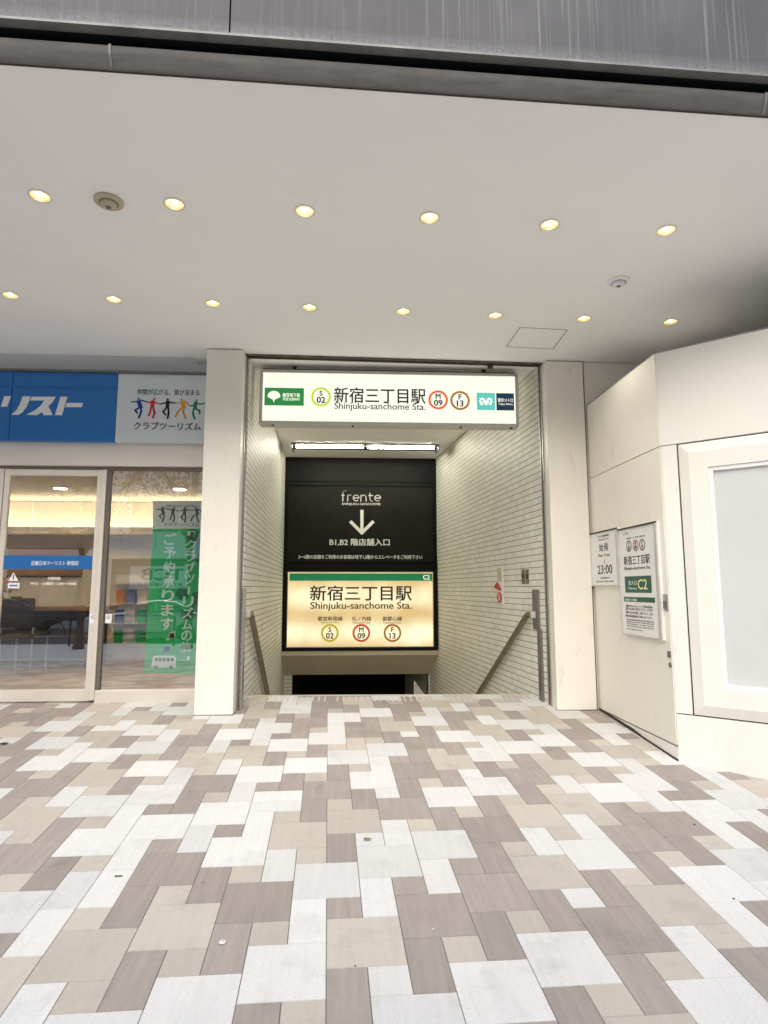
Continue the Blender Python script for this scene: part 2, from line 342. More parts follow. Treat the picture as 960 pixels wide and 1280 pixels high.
SLABS = '''33:?G? 34:?G? 37:?G? 40:WWG 41:?WG 43:TGW 44:?GT 47:WTW 48:TGT 50:?WT 51:WWG 53:GGT
54:GGT 56:WGT 57:?WT 59:GGT 60:TWT 61:GGG 62:WGT 65:TWT 66:WGT 68:WGT 69:GGT 70:WGT 71:TGW 73:GGT 74:TWT 76:WWG 77:GGT 78:TWT
79:WGT 81:WGT 82:TGW 83:T?? 84:GGT 87:WGT 88:TWT 90:TGW 91:WGT 92:WWG 93:WWG 95:TWT 96:WGT 98:GTT 99:T?W 100:GGT 101:WWG
103:WGT 104:TWT 106:WGT 108:WGT 109:GGT 111:GGT 112:WGT 113:TW? 114:WGT 115:WGT 116:WGT 118:WWG 119:G?T 120:TWT 121:TWT 122:WGT
123:WGT 125:WGT 126:WGT 127:TWT 129:TGW 130:WGT 131:WWG 132:WGT 133:TWT 134:WGT 136:GGT 138:GGT 139:WWG 140:GGT 141:TWT
143:WGW 144:WWG 145:GGT 146:WGT 147:?W? 148:GGT 149:GGT 150:WGT 151:WWG 152:WGT 153:WWG 155:WWT 156:TWT 157:WGT 158:GWT
159:WWG 160:WWG 161:TWT 163:TWT 164:TGW 165:GGT 166:WWG 167:GGT 169:TWT 170:GGT 171:WGT 172:WWG 174:WGT 175:WGT 176:GGT 177:WWG
178:WW? 179:GGT 180:TGW 181:WWG 182:WWG 183:WWT 184:GGT 185:GGT 186:TWT 187:WGG 188:GGT 190:TGT 191:GGT 192:TGW 194:TWT 195:WGT
196:WGT 199:W?? 200:W?? 201:W??'''
tone = {}
for w in SLABS.split():
    k, s = w.split(':')
    for t, c in zip('ABC', s): tone[(t,)+tuple(IDX[int(k)])] = c
def setc(k, di, dj, t, c): tone[(t, IDX[k][0]+di, IDX[k][1]+dj)] = c
setc(187, 0, 1, 'A', 'T'); setc(194, 0, 1, 'A', 'W'); setc(192, 0, 1, 'A', 'W'); setc(195, 0, 1, 'A', 'T'); setc(186, 0, 1, 'A', 'G'); setc(178, 1, 0, 'A', 'G')
tone = {k: c for k, c in tone.items() if c != '?'}
rnd = random.Random(7)
slab = MB(); slab_tone = []
for i in range(-40, 41):
    for j in range(-40, 41):
        gx, gy = 2*i+j, -i+3*j
        for t, x, y, w, h in (('A', gx, gy, 2, 2), ('B', gx, gy+2, 1, 2), ('C', gx+1, gy+2, 1, 1)):
            c = GO + GU*.15*(x+w/2) - GV*.15*(y+h/2)
            if not (-9 < c.x < 11 and -2.2 < c.y < 7.0): continue
            k = tone.get((t, i, j)) or rnd.choices('WTG', (.33, .34, .33))[0]
            pieces = [(x, y, w, h)]
            if (t, i, j) == ('A',)+tuple(IDX[183]): pieces = [(x, y, 1, h), (x+1, y, 1, h)]
            if (t, i, j) == ('A',)+tuple(IDX[155]): pieces = [(x, y, w, 1), (x, y+1, w, 1)]
            for (x, y, w, h) in pieces:
                g = .0155; u0, u1, v0, v1 = x+g, x+w-g, y+g, y+h-g
                dz = rnd.uniform(-.0006, .0006)
                P = lambda u, v, n: GO + GU*.15*u - GV*.15*v + GN*n
                a = [P(u0, v0, dz), P(u1, v0, dz), P(u1, v1, dz), P(u0, v1, dz)]
                e = .008; b = [P(u0-e, v0-e, -.004), P(u1+e, v0-e, -.004), P(u1+e, v1+e, -.004), P(u0-e, v1+e, -.004)]
                mi = 'WTG'.index(k); q = len(slab.v); slab.v += [tuple(p) for p in a+b]
                slab.f += [(q+3, q+2, q+1, q), (q, q+1, q+5, q+4), (q+1, q+2, q+6, q+5), (q+2, q+3, q+7, q+6), (q+3, q, q+4, q+7)]
                slab.m += [mi]*5; slab_tone += [rnd.random()]*5
EDGE_Y = 6.53                        # where the floor breaks off into the stairs
gP = lambda x, y: (x, y, floor_z(x, y)-.003)
slab.poly([gP(-9.5, -2.4), gP(11, -2.4), gP(11, 7.2), gP(-9.5, 7.2)], 3); slab_tone += [0]
pav = build('pavement', slab, [M['white_stone'], M['tan_stone'], M['grey_stone'], M['grout']], fix=False)
at = pav.data.attributes.new('slab_tone', 'FLOAT', 'FACE'); at.data.foreach_set('value', slab_tone)
bm = bmesh.new(); bm.from_mesh(pav.data)
bmesh.ops.bisect_plane(bm, geom=bm.verts[:]+bm.edges[:]+bm.faces[:], plane_co=(0, EDGE_Y, 0), plane_no=(-.015, 1, 0), clear_outer=True)
bmesh.ops.bisect_plane(bm, geom=bm.verts[:]+bm.edges[:]+bm.faces[:], plane_co=(0, -2.0, 0), plane_no=(0, -1, 0), clear_outer=True)
bm.to_mesh(pav.data); bm.free()
tag(pav, 'paved forecourt of white, tan and mauve slabs rising to the stairs', 'pavement', kind='structure')

# street behind the camera (it shows in the shop's glass)
M['asphalt'] = paint('asphalt', (.09, .09, .09), .85, var=.25, scale=6, bump=.3, bscale=200)
M['concrete'] = paint('concrete', (.70, .70, .69), .8, var=.12, scale=3)
M['road_paint'] = paint('road_paint', (.75, .75, .72), .6, var=.1, scale=6)
s = MB(); s.box((-40, -6.6, -.6), (40, -1.99, -.137)); tag(build('sidewalk', s, M['concrete']), 'grey sidewalk between the slabs and the road', 'sidewalk', kind='structure')
s = MB(); s.box((-40, -6.8, -.6), (40, -6.603, -.13)); tag(build('kerb', s, M['concrete'], bevel=.02), 'concrete kerb along the road', 'kerb', kind='structure')
s = MB(); s.box((-120, -17.0, -.7), (120, -6.803, -.27))
for x in range(-60, 60, 8): s.box((x, -11.95, -.27), (x+4, -11.8, -.266), 1)
s.box((-120, -7.4, -.27), (120, -7.25, -.266), 1); s.box((-120, -16.6, -.27), (120, -16.45, -.266), 1)
tag(build('road', s, [M['asphalt'], M['road_paint']]), 'asphalt road with white lane lines', 'road', kind='structure')
s = MB(); s.box((-120, -21.0, -.7), (120, -17.003, -.13)); tag(build('far_sidewalk', s, M['concrete']), 'sidewalk across the road', 'sidewalk', kind='structure')
s = MB(); s.box((-260, -300, -5.2), (260, 300, -4.2))
tag(build('ground', s, M['concrete']), 'ground under the city', 'ground', kind='structure')

# ------------------------------------------------------------------ canopy: soffit and edge
ZC = 3.86
fy = lambda x: 2.594 + .0311*x       # front edge of the soffit
s = MB()
s.prism([(-9, fy(-9), ZC), (12, fy(12), ZC), (12, 7.2, ZC), (2.0, 7.2, ZC), (2.0, 6.006, ZC), (-1.2, 5.922, ZC), (-1.2, 6.05, ZC), (-9, 6.02, ZC)], (0, 0, .12))
s.box((-9, 6.0, ZC+.121), (-1.0, 7.4, ZC+.25)); 
ceil = build('ceiling', s, M['soffit'], loc=(0, 4, ZC)); tag(ceil, 'smooth off white canopy soffit over the entrance', 'ceiling', kind='structure')
h = MB(); hq = [(1.51, 5.16), (1.952, 5.187), (1.969, 5.635), (1.5, 5.60)]
for (a, b) in zip(hq, hq[1:]+hq[:1]):
    d = Vector((b[0]-a[0], b[1]-a[1])).normalized(); p = Vector((-d.y, d.x))*.0035
    h.prism([(a[0]+p.x, a[1]+p.y, ZC-.0015), (b[0]+p.x, b[1]+p.y, ZC-.0015), (b[0]-p.x, b[1]-p.y, ZC-.0015), (a[0]-p.x, a[1]-p.y, ZC-.0015)], (0, 0, .004))
build('access_hatch', h, M['grey_ink'], ceil)

M['fascia'] = None
mt, n, l, b = newmat('fascia_metal'); M['fascia'] = mt
tc = n.new('ShaderNodeTexCoord'); sp = n.new('ShaderNodeSeparateXYZ'); l.new(tc.outputs['Object'], sp.inputs[0])
def noise_(sc, scale, detail, rough):
    mp = n.new('ShaderNodeMapping'); mp.inputs['Scale'].default_value = sc; l.new(tc.outputs['Object'], mp.inputs[0])
    z = n.new('ShaderNodeTexNoise'); z.inputs['Scale'].default_value = scale; z.inputs['Detail'].default_value = detail; z.inputs['Roughness'].default_value = rough; l.new(mp.outputs[0], z.inputs['Vector']); return z.outputs[0]
def rng(x, a0, a1, b0, b1):
    k = n.new('ShaderNodeMapRange'); k.inputs[1].default_value = a0; k.inputs[2].default_value = a1; k.inputs[3].default_value = b0; k.inputs[4].default_value = b1; l.new(x, k.inputs[0]); return k.outputs[0]
def op_(o, x, y):
    k = n.new('ShaderNodeMath'); k.operation = o
    for i_, q in enumerate((x, y)):
        if isinstance(q, (int, float)): k.inputs[i_].default_value = q
        else: l.new(q, k.inputs[i_])
    return k.outputs[0]
fine = noise_((34, 1, .55), 1.6, 3, .6); mask = noise_((1.1, 1, .4), 1.5, 2, .5); speck = noise_((30, 30, 30), 2.0, 4, .7); tone_ = noise_((1.6, 1, 1.1), 1.3, 5, .6)
runs = op_('MULTIPLY', op_('MULTIPLY', rng(fine, .53, .74, 0, 1), rng(mask, .38, .62, .12, 1)), .55)
fringe = op_('MULTIPLY', rng(sp.outputs['Z'], .036, .115, .60, 0), rng(speck, .3, .65, .25, 1))
f_ = op_('MAXIMUM', runs, op_('MULTIPLY', fringe, rng(fine, .35, .6, .5, 1)))
mx = n.new('ShaderNodeMix'); mx.data_type = 'RGBA'; mx.inputs['B'].default_value = (.33, .325, .32, 1); l.new(f_, mx.inputs['Factor'])
bs = n.new('ShaderNodeVectorMath'); bs.operation = 'SCALE'; bs.inputs[0].default_value = (.074, .071, .074); l.new(rng(tone_, .25, .75, .72, 1.3), bs.inputs['Scale']); l.new(bs.outputs[0], mx.inputs['A'])
l.new(mx.outputs['Result'], b.inputs['Base Color']); b.inputs['Roughness'].default_value = .55; b.inputs['Metallic'].default_value = .1
root = thing('canopy_fascia', (0, 2.5, 3.95), 'weathered grey metal fascia with white streaks above the canopy edge', 'fascia')
ZF = 3.985; fp = lambda x, o, z: (x, fy(x)+o, z)
xs = [-9, -.553, 12]
for a, b_ in zip(xs, xs[1:]):
    s = MB(); a2, b2 = a+.004, b_-.004
    s.prism([fp(a2, -.10, ZF), fp(b2, -.10, ZF), fp(b2, -.07, ZF), fp(a2, -.07, ZF)], (0, 0, 6))
    o = build('panel', s, M['fascia'], root)
s = MB(); s.prism([fp(-9, -.069, ZF+.02), fp(12, -.069, ZF+.02), fp(12, .03, ZF+.02), fp(-9, .03, ZF+.02)], (0, 0, 6)); build('backing', s, M['dark'], root)  # recess backing coloured near-black for the shade behind the panels
s = MB(); s.prism([fp(-9, -.108, ZF-.006), fp(12, -.108, ZF-.006), fp(12, -.062, ZF-.006), fp(-9, -.062, ZF-.006)], (0, 0, .012)); build('drip_edge', s, M['dull_metal'], root)
# half-round trim under the recess, in three lengths with joints
M['trim'] = paint('trim', (.105, .098, .092), .6, metal=.1, var=.25, scale=5, stretch=(1, 4, 4))
js = [-9, -1.085, 2.02, 12]
for a, b_ in zip(js, js[1:]):
    s = MB(); prof = [(-.014, .0), (-.019, .006), (-.042, .050), (-.050, .074), (-.050, .086), (-.002, .087), (-.002, .0)]
    s.prism([fp(a+.003, y, ZC-.006+z) for y, z in prof], Vector(fp(b_-.003, 0, 0))-Vector(fp(a+.003, 0, 0)))
    build('trim', s, M['trim'], root, smooth=True)
for x in js[1:3]:
    s = MB(); prof = [(-.016, -.003), (-.023, .004), (-.046, .048), (-.054, .074), (-.054, .09), (-.001, .091), (-.001, -.003)]
    s.prism([fp(x-.006, y, ZC-.006+z) for y, z in prof], (.012, .0004, 0)); build('trim_joint', s, M['dull_metal'], root)
s = MB(); s.prism([fp(-9, -.016, ZC-.0135), fp(12, -.016, ZC-.0135), fp(12, -.004, ZC-.0135), fp(-9, -.004, ZC-.0135)], (0, 0, .007)); build('dark_strip', s, M['joint'], root)  # thin dark strip between trim and soffit
# building above the canopy, seen only as mass
s = MB(); s.prism([fp(-9, .04, 4.2), fp(12, .04, 4.2), (12, 14, 4.2), (-9, 14, 4.2)], (0, 0, 6))
tag(build('upper_building', s, M['fascia'], loc=(0, 8, 4.2)), 'grey building standing on the canopy and shop', 'building')

# downlights
M['lamp_lens'] = glow('lamp_lens', (1.0, .80, .42), 1.25*K)
M['lamp_bulb'] = glow('lamp_bulb', (1.0, .90, .62), 7.0*K)
M['lamp_cone'] = paint('lamp_cone', (.80, .70, .48), .25, metal=.3, var=.03)
proto = thing('downlight', (0, 0, 0), 'x', 'ceiling light', 'warm downlights recessed in the soffit')
s = MB(); s.lathe([(.066, -.001), (.067, -.004), (.060, -.006), (.055, -.004), (.054, .0), (.066, -.001)], (0, 0, 0)); build('rim', s, M['cream'], proto, smooth=True)
s = MB()
s.lathe([(.0535, -.0035), (.048, .028), (.040, .052), (.030, .060), (.0, .060)], (0, 0, 0), caps=False); build('reflector', s, M['lamp_cone'], proto, smooth=True, fix=False)
s = MB(); s.lathe([(.0, .008), (.016, .010), (.027, .018), (.030, .030), (.022, .045), (.012, .058)], (0, 0, 0)); build('bulb', s, M['lamp_bulb'], proto, smooth=True)
s = MB(); s.lathe([(.050, .012), (.0, .0125)], (0, 0, 0)); build('lens', s, M['lamp_lens'], proto, smooth=True)
sl = bpy.data.lights.new('downlight_lamp', 'SPOT'); sl.energy = 21*K; sl.color = (1, .93, .82); sl.spot_size = R(125); sl.spot_blend = .8; sl.shadow_soft_size = .04
lo = bpy.data.objects.new('lamp', sl); col.objects.link(lo); lo.parent = proto; lo.location = (0, 0, -.012)
# holes in the soffit for them
spots = [(-2.64, 3.47, 0), (-1.861, 3.492, 'front row downlight left of the beige smoke detector'), (-1.082, 3.526, 'front row downlight right of the beige smoke detector'), (-.294, 3.554, 'front row downlight third from the left, left of the station sign middle'),
         (.488, 3.578, 'front row downlight above the middle of the lit station sign'), (1.271, 3.612, 'front row downlight second from the right'), (2.054, 3.631, 'rightmost downlight of the front row, in front of the white smoke detector'),
         (-2.722, 4.786, 'back row downlight farthest left above the blue shop sign'), (-1.925, 4.811, 'back row downlight above the white shop sign with the dancers'), (-1.139, 4.838, 'back row downlight in front of the left cream pillar'),
         (-.35, 4.867, 'back row downlight above the left half of the lit station sign'), (.436, 4.898, 'back row downlight above the right half of the lit station sign'), (1.231, 4.932, 'back row downlight left of the square ceiling hatch'),
         (2.015, 4.952, 'back row downlight just right of the square ceiling hatch'), (2.798, 4.973, 'rightmost back row downlight in the dim corner over the display wall')]
first = True
for x, y, lab in spots:
    if not lab: continue
    o = proto if first else copy_tree(proto); first = False
    o.location = (x, y, ZC-.0005); o['label'] = lab
# cut the round holes: a boolean-free way, the soffit is rebuilt around each lamp
cut = MB()
for x, y, lab in spots:
    if lab: cut.lathe([(.054, -.05), (.054, .09)], (x, y, ZC), seg=32)
cm = bpy.data.meshes.new('cut'); cm.from_pydata(cut.v, [], cut.f); co_ = bpy.data.objects.new('cut', cm); col.objects.link(co_)
bo = ceil.modifiers.new('holes', 'BOOLEAN'); bo.object = co_; bo.operation = 'DIFFERENCE'; bo.solver = 'EXACT'
dg = bpy.context.evaluated_depsgraph_get(); me2 = bpy.data.meshes.new_from_object(ceil.evaluated_get(dg)); ceil.modifiers.clear(); ceil.data = me2
bpy.data.objects.remove(co_); bpy.data.meshes.remove(cm)

def detector(x, y, mat, lab):
    t = thing('smoke_detector', (x, y, ZC), lab, 'smoke detector')
    s = MB(); s.lathe([(.085, 0), (.085, -.010), (.078, -.016), (.05, -.018), (.0, -.018)], (x, y, ZC)); build('base', s, mat, t, smooth=True)
    s = MB(); s.lathe([(.048, -.017), (.047, -.030), (.038, -.040), (.0, -.042)], (x, y, ZC)); build('sensor_head', s, mat, t, smooth=True)
    s = MB(); s.lathe([(.050, -.0185), (.055, -.0185), (.055, -.020), (.050, -.020), (.050, -.0185)], (x, y, ZC)); s.lathe([(.0, -.0425), (.016, -.0425), (.016, -.046), (0, -.046)], (x, y, ZC))
    build('vent_ring', s, M['dull_metal'], t)
M['old_plastic'] = paint('old_plastic', (.50, .43, .30), .5, var=.05)
detector(-1.469, 3.516, M['old_plastic'], 'yellowed beige round smoke detector on the soffit')
detector(2.029, 4.295, M['white'], 'white round smoke detector on the soffit near the right corner')

# ------------------------------------------------------------------ pillars and facade
def pillar(x0, x1, y0, y1, z0, lab):
    t = thing('entrance_pillar', ((x0+x1)/2, (y0+y1)/2, z0), lab, 'pillar')
    s = MB(); s.box((x0, y0, z0-.25), (x1, y1, ZC-.012)); build('shaft', s, M['cream'], t, bevel=.004)
    s = MB(); s.box((x0-.004, y0-.003, z0-.24), (x1+.004, y1, z0+.006)); build('base_joint', s, M['joint'], t)
    return t
pillar(-1.401, -1.052, 5.79, 6.24, floor_z(-1.2, 5.79), 'square cream pillar left of the stair entrance')
pr = pillar(1.986, 2.374, 5.92, 6.30, floor_z(2.2, 5.92), 'square cream pillar right of the stair entrance')
s = MB(); s.box((2.375, 5.955, .2), (2.3935, 6.2, ZC-.014)); build('side_joint', s, M['joint'], pr)
s = MB(); s.box((2.394, 5.95, .1), (9, 6.25, ZC-.008)); tag(build('facade_wall', s, M['cream'], loc=(5, 6, .3)), 'cream facade wall right of the right pillar, above the display box', 'wall')

# ------------------------------------------------------------------ stair passage
WR0, WR1, WL0, WL1 = (1.993, 5.95), (1.541, 10.83), (-1.026, 5.95), (-1.164, 10.83)
def xr(y): return WR0[0]+(WR1[0]-WR0[0])*(y-WR0[1])/(WR1[1]-WR0[1])
def xl(y): return WL0[0]+(WL1[0]-WL0[0])*(y-WL0[1])/(WL1[1]-WL0[1])
ZP = 3.872
s = MB(); s.prism([(xr(6.15), 6.15, -3.4), (xr(14), 14, -3.4), (xr(14)+.25, 14, -3.4), (xr(6.31)+.18, 6.31, -3.4), (xr(6.31)+.025, 6.31, -3.4), (1.9845, 6.15, -3.4)], (0, 0, ZP+3.4-.002))
tag(build('tiled_wall', s, M['wall_tile'], loc=(1.8, 8, .4)), 'white glazed tile wall on the right of the stair passage', 'wall')
s = MB(); s.prism([(xl(6.02), 6.02, -3.4), (xl(14), 14, -3.4), (xl(14)-.2, 14, -3.4), (xl(6.25)-.16, 6.25, -3.4), (xl(6.25)-.015, 6.25, -3.4), (xl(6.02)-.02, 6.02, -3.4)], (0, 0, ZP+3.4-.002))
tag(build('tiled_wall', s, M['wall_tile'], loc=(-1.1, 8, .4)), 'white glazed tile wall on the left of the stair passage', 'wall')
s = MB(); s.prism([(-1.6, 5.988, ZP), (2.3, 6.092, ZP), (2.3, 11.2, ZP), (-1.6, 11.2, ZP)], (0, 0, .1)); tag(build('passage_ceiling', s, M['soffit'], loc=(0, 8, ZP)), 'plain ceiling of the stair passage behind the hanging sign', 'ceiling', kind='structure')
# shutter: slot in the soffit and the guide rails
t = thing('roller_shutter_frame', (.45, 5.9, .4), 'roller shutter slot and guide rails framing the stair entrance', 'shutter frame')
ys = lambda x: 5.926+.0265*(x+1.05)
def sbar(x0, x1, d0, d1, z0, z1): s = MB(); s.prism([(x0, ys(x0)+d0, z0), (x1, ys(x1)+d0, z0), (x1, ys(x1)+d1, z0), (x0, ys(x0)+d1, z0)], (0, 0, z1-z0)); return s
build('slot', sbar(-1.2, 1.984, .006, .070, ZC-.004, ZC+.15), M['dark'], t)
build('slot_lip', sbar(-1.045, 1.975, -.012, .005, ZC-.016, ZC-.0015), M['rust'], t, bevel=.002)
build('slot_lip', sbar(-1.045, 1.975, .071, .090, ZC-.014, ZC-.0015), M['rust'], t, bevel=.002)
build('latch', sbar(1.42, 1.48, .073, .088, ZC-.05, ZC-.0145), M['rust'], t, bevel=.004)
for x, d, y in ((-1.0515, 1, 5.928), (1.9855, -1, 6.060)):
    s = MB(); s.box((x, y, .28), (x+d*.010, y+.028, ZC-.018)); build('guide_rail', s, M['metal'], t, bevel=.0015)
    s = MB(); s.box((x, y+.062, .28), (x+d*.014, y+.085, ZC-.018)); build('guide_rail', s, M['metal'], t, bevel=.0015)
    s = MB(); s.box((x, y+.0285, .28), (x+d*.003, y+.0615, ZC-.018)); build('guide_slot', s, M['dark'], t)

# back wall over the stairs, sloping soffit, dark lower opening
YB = 10.80
t = thing('stair_header_wall', (.2, YB, .39), 'black wall closing the passage above the descending stairs', 'wall')
s = MB(); s.box((xl(YB)-.05, YB, .49), (xr(YB)+.05, YB+.2, ZP-.002)); build('black_panel', s, M['black'], t)
s = MB(); s.box((xl(YB)-.05, YB-.035, .392), (xr(YB)+.05, YB+.2, .488)); build('ledge', s, M['beige'], t, bevel=.004)
s = MB(); y1, z1 = 11.46, -.02
s.prism([(-1.4, YB-.01, .389), (-1.4, y1, z1), (-1.4, y1, z1+.2), (-1.4, YB+.19, .389)], (3.1, 0, 0)); build('sloping_soffit', s, M['beige'], t)
s = MB(); s.box((-1.45, y1, -3.3), (-1.04, y1+.12, .15)); s.box((1.455, y1, -3.3), (1.75, y1+.12, .15)); build('side_return', s, M['wall_tile_end'], t)
M['gloom'] = paint('gloom', (.012, .012, .011), .8, var=.2)  # darkness of the unlit corridor put into a near-black colour
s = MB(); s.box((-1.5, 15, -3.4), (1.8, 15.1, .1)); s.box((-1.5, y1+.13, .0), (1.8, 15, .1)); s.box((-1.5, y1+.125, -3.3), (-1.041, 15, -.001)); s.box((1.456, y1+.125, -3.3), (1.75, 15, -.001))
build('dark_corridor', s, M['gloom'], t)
s = MB(); s.prism([(1.20, 11.60, -.15), (1.20, 11.60, -.62), (1.44, 11.60, -.62), (1.44, 11.60, -.47)], (0, .03, 0)); build('pale_wedge', s, M['white'], t)  # pale wedge-shaped panel inside the dark opening
s = MB()
for k in range(24):
    y0, z0 = EDGE_Y+.025+k*.29, .40-(k+1)*.17
    s.box((-1.4, y0, z0-.6), (1.99, y0+.30 if k < 23 else 15, z0))
stairs = build('stairs', s, M['cream'], loc=(.4, 6.6, .2)); tag(stairs, 'concrete stairs going down behind the floor edge', 'stairs')
# ribbed strip at the head of the stairs
s = MB(); r2 = random.Random(3)
P = lambda x, y, n: (x, y, floor_z(x, y)+n)
x = -.93
while x < 1.80:
    y0 = 6.27+.008*x+r2.uniform(-.01, .01); y1_ = 6.47+.012*x
    if r2.random() > .06:
        sk = .0 if x < .9 else -.02
        s.prism([P(x+sk, y0, -.001), P(x+.013+sk, y0, -.001), P(x+.013, y1_, -.001), P(x, y1_, -.001)], (0, 0, .004), 0)
        if x > .75: s.prism([P(x+.028+sk, y0, -.001), P(x+.036+sk, y0, -.001), P(x+.036, y1_, -.001), P(x+.028, y1_, -.001)], (0, 0, .004), 0)
    x += .062
s.prism([P(-1.03, 6.495, -.001), P(1.90, 6.525, -.001), P(1.90, 6.56, -.001), P(-1.03, 6.53, -.001)], (0, 0, .006), 1)
tag(build('anti_slip_strip', s, [M['white_stone'], M['beige']], loc=(.4, 6.4, .43)), 'ribbed anti slip strip across the head of the stairs', 'floor strip')

# fluorescent light on the passage ceiling
M['tube'] = glow('tube', (1.0, .97, .80), 105.0*K)
t = thing('fluorescent_light', (.24, 9.75, ZP), 'double tube fluorescent light on the passage ceiling', 'ceiling light')
s = MB(); s.box((-.92, 9.70, ZP-.03), (1.40, 9.80, ZP-.001)); build('fitting', s, M['white'], t, bevel=.004)
s = MB(); [s.prism([(-.93, 9.75+a*.05, ZP-.031), (-.93, 9.75+a*.19, ZP-.05), (-.93, 9.75+a*.19, ZP-.056), (-.93, 9.75+a*.05, ZP-.036)], (2.34, 0, 0)) for a in (-1, 1)]; s.box((-.945, 9.56, ZP-.11), (-.931, 9.94, ZP-.031)); s.box((1.411, 9.56, ZP-.11), (1.425, 9.94, ZP-.031)); build('reflector', s, M['dark'], t)  # dark tray and end plates added to keep tube light off ceiling and walls
for a, b_ in ((-.88, .20), (.28, 1.36)):
    s = MB(); s.tube([(a, 9.75, ZP-.055), (b_, 9.75, ZP-.052)], .015, 12); build('tube', s, M['tube'], t, smooth=True)
    for q0, q1 in ((a-.02, a-.002), (b_+.002, b_+.012)): s = MB(); s.box((q0, 9.73, ZP-.075), (q1, 9.77, ZP-.029)); build('end_cap', s, M['white'], t)
s = MB(); s.lathe([(.06, 0), (.06, -.02), (.04, -.035), (0, -.036)], (.16, 8.3, ZP)); tag(build('ceiling_sensor', s, M['dull_metal'], loc=(.16, 8.3, ZP), smooth=True), 'small dark round sensor on the passage ceiling', 'sensor')

# handrails
M['rail'] = paint('rail', (.23, .20, .13), .35, metal=.6, var=.15, scale=6)
def rail(side, y0, y1, zs, ztop, zbot, off, lab):
    X = (lambda y: xr(y)-off) if side > 0 else (lambda y: xl(y)+off)
    t = thing('handrail', (X(y0), y0, .4), lab, 'handrail')
    pts = [(X(y0), y0, ztop), (X(y0+.10), y0+.10, ztop-.004), (X(y0+.16), y0+.16, ztop-.03)]
    pts += [(X(y), y, ztop-.03-(y-y0-.16)*zs) for y in (y0+.6, y0+1.5, y1, y1+2.2)]
    s = MB(); s.tube(pts, .032, 12); build('rail', s, M['rail'], t, smooth=True)
    s = MB(); xw = xr(y0+.02) if side > 0 else xl(y0+.02)
    s.box((min(X(y0)-.01, xw), y0-.002, ztop-.035), (max(X(y0)+.01, xw), y0+.05, ztop+.035)); build('end_bracket', s, M['alu'], t, bevel=.006)
    for y in (y0+.9, y0+2.1):
        z = ztop-.03-(y-y0-.16)*zs; w = xr(y) if side > 0 else xl(y)
        s = MB(); s.tube([(X(y), y, z-.02), (X(y), y, z-.06), (w, y, z-.06)], .009, 8); build('bracket', s, M['metal'], t, smooth=True)
rail(1, 6.36, 8.15, .62, 1.262, .15, .062, 'brown metal handrail going down along the right tiled wall')
rail(-1, 6.12, 7.85, .60, 1.290, .25, .052, 'brown metal handrail going down along the left tiled wall')

# things on the passage walls
FR = Frame((WR0[0], WR0[1], 0), (WR0[0]-WR1[0], WR0[1]-WR1[1], 0), (-(WR1[1]-WR0[1]), WR1[0]-WR0[0], 0))
t = thing('call_plate', FR.at(*FR.px(626.5, 756)), 'tall narrow plate with two red marks on the right tiled wall', 'wall plate')
s = MB(); FR.rect_px(s, 622.2, 708.5, 630.2, 756, .001, .012); build('plate', s, M['white'], t, bevel=.003)
s = MB(); FR.rect_px(s, 623.4, 710, 628.6, 726.6, .0125, .018); build('grille', s, M['beige'], t, bevel=.003)
s = MB(); q = [FR.px(*k) for k in ((627.4, 736.6), (623.6, 729.6), (621.0, 733.4), (627.4, 736.6))]; FR.stroke(s, q, .028, .0125, .03); FR.stroke(s, [FR.px(622, 735.4), FR.px(626.6, 736.8)], .02, .0128, .026); build('red_lever', s, M['red_print'], t)
s = MB(); q0, q1 = FR.px(623.2, 754), FR.px(628.4, 740); cu, cv, ru, rv = (q0[0]+q1[0])/2, (q0[1]+q1[1])/2, abs(q1[0]-q0[0])/2, abs(q1[1]-q0[1])/2
FR.shape(s, [(cu+ru*math.cos(k*.314), cv+rv*math.sin(k*.314)) for k in range(20)], .0125, .02); rb = build('red_button', s, M['red_print'], t)
s = MB(); FR.stroke(s, [(cu-ru*.2, cv-rv*.5), (cu+ru*.2, cv), (cu-ru*.1, cv+rv*.5)], .02, .0202, .0215); build('button_mark', s, M['white'], rb)
t = thing('switch_plate', FR.at(*FR.px(657, 731)), 'pair of small dark brass plates on the right tiled wall near the shutter channel', 'wall plate')
s = MB(); FR.rect_px(s, 652.6, 712, 656.6, 730, .001, .01); build('cover', s, M['rail'], t, bevel=.002); s = MB(); FR.rect_px(s, 657.6, 712, 661.4, 730, .001, .01); build('cover', s, M['rail'], t, bevel=.002)
s = MB(); FR.rect_px(s, 653.6, 718, 655.6, 723, .0102, .013); build('switch', s, M['dark'], t); s = MB(); FR.rect_px(s, 658.5, 718, 660.5, 723, .0102, .013); build('switch', s, M['dark'], t)
t = thing('shutter_channel', FR.at(*FR.px(681, 882)), 'grey metal channel running up the right wall end to a slot box', 'metal channel')
s = MB(); a = FR.px(667, 737); b_ = FR.px(677.5, 790)
FR.rect(s, a[0], FR.px(672, 787)[1], FR.px(674.5, 745)[0], a[1], .001, .02); build('slot_box', s, M['dull_metal'], t, bevel=.003)
c0 = FR.px(674, 800)[0]; c1 = FR.px(678.6, 800)[0]; s = MB(); FR.rect(s, c0, .33, c1, 1.12, .001, .022); build('channel', s, M['dull_metal'], t, bevel=.003)
FL = Frame((WL0[0], WL0[1], 0), (WL1[0]-WL0[0], WL1[1]-WL0[1], 0), (WL1[1]-WL0[1], -(WL1[0]-WL0[0]), 0))
s = MB(); FL.rect(s, .03, .30, .14, 1.54, .001, .02); tag(build('shutter_channel', s, M['metal'], loc=FL.at(.1, .42), bevel=.003), 'slim grey metal channel up the left tiled wall end', 'metal channel')

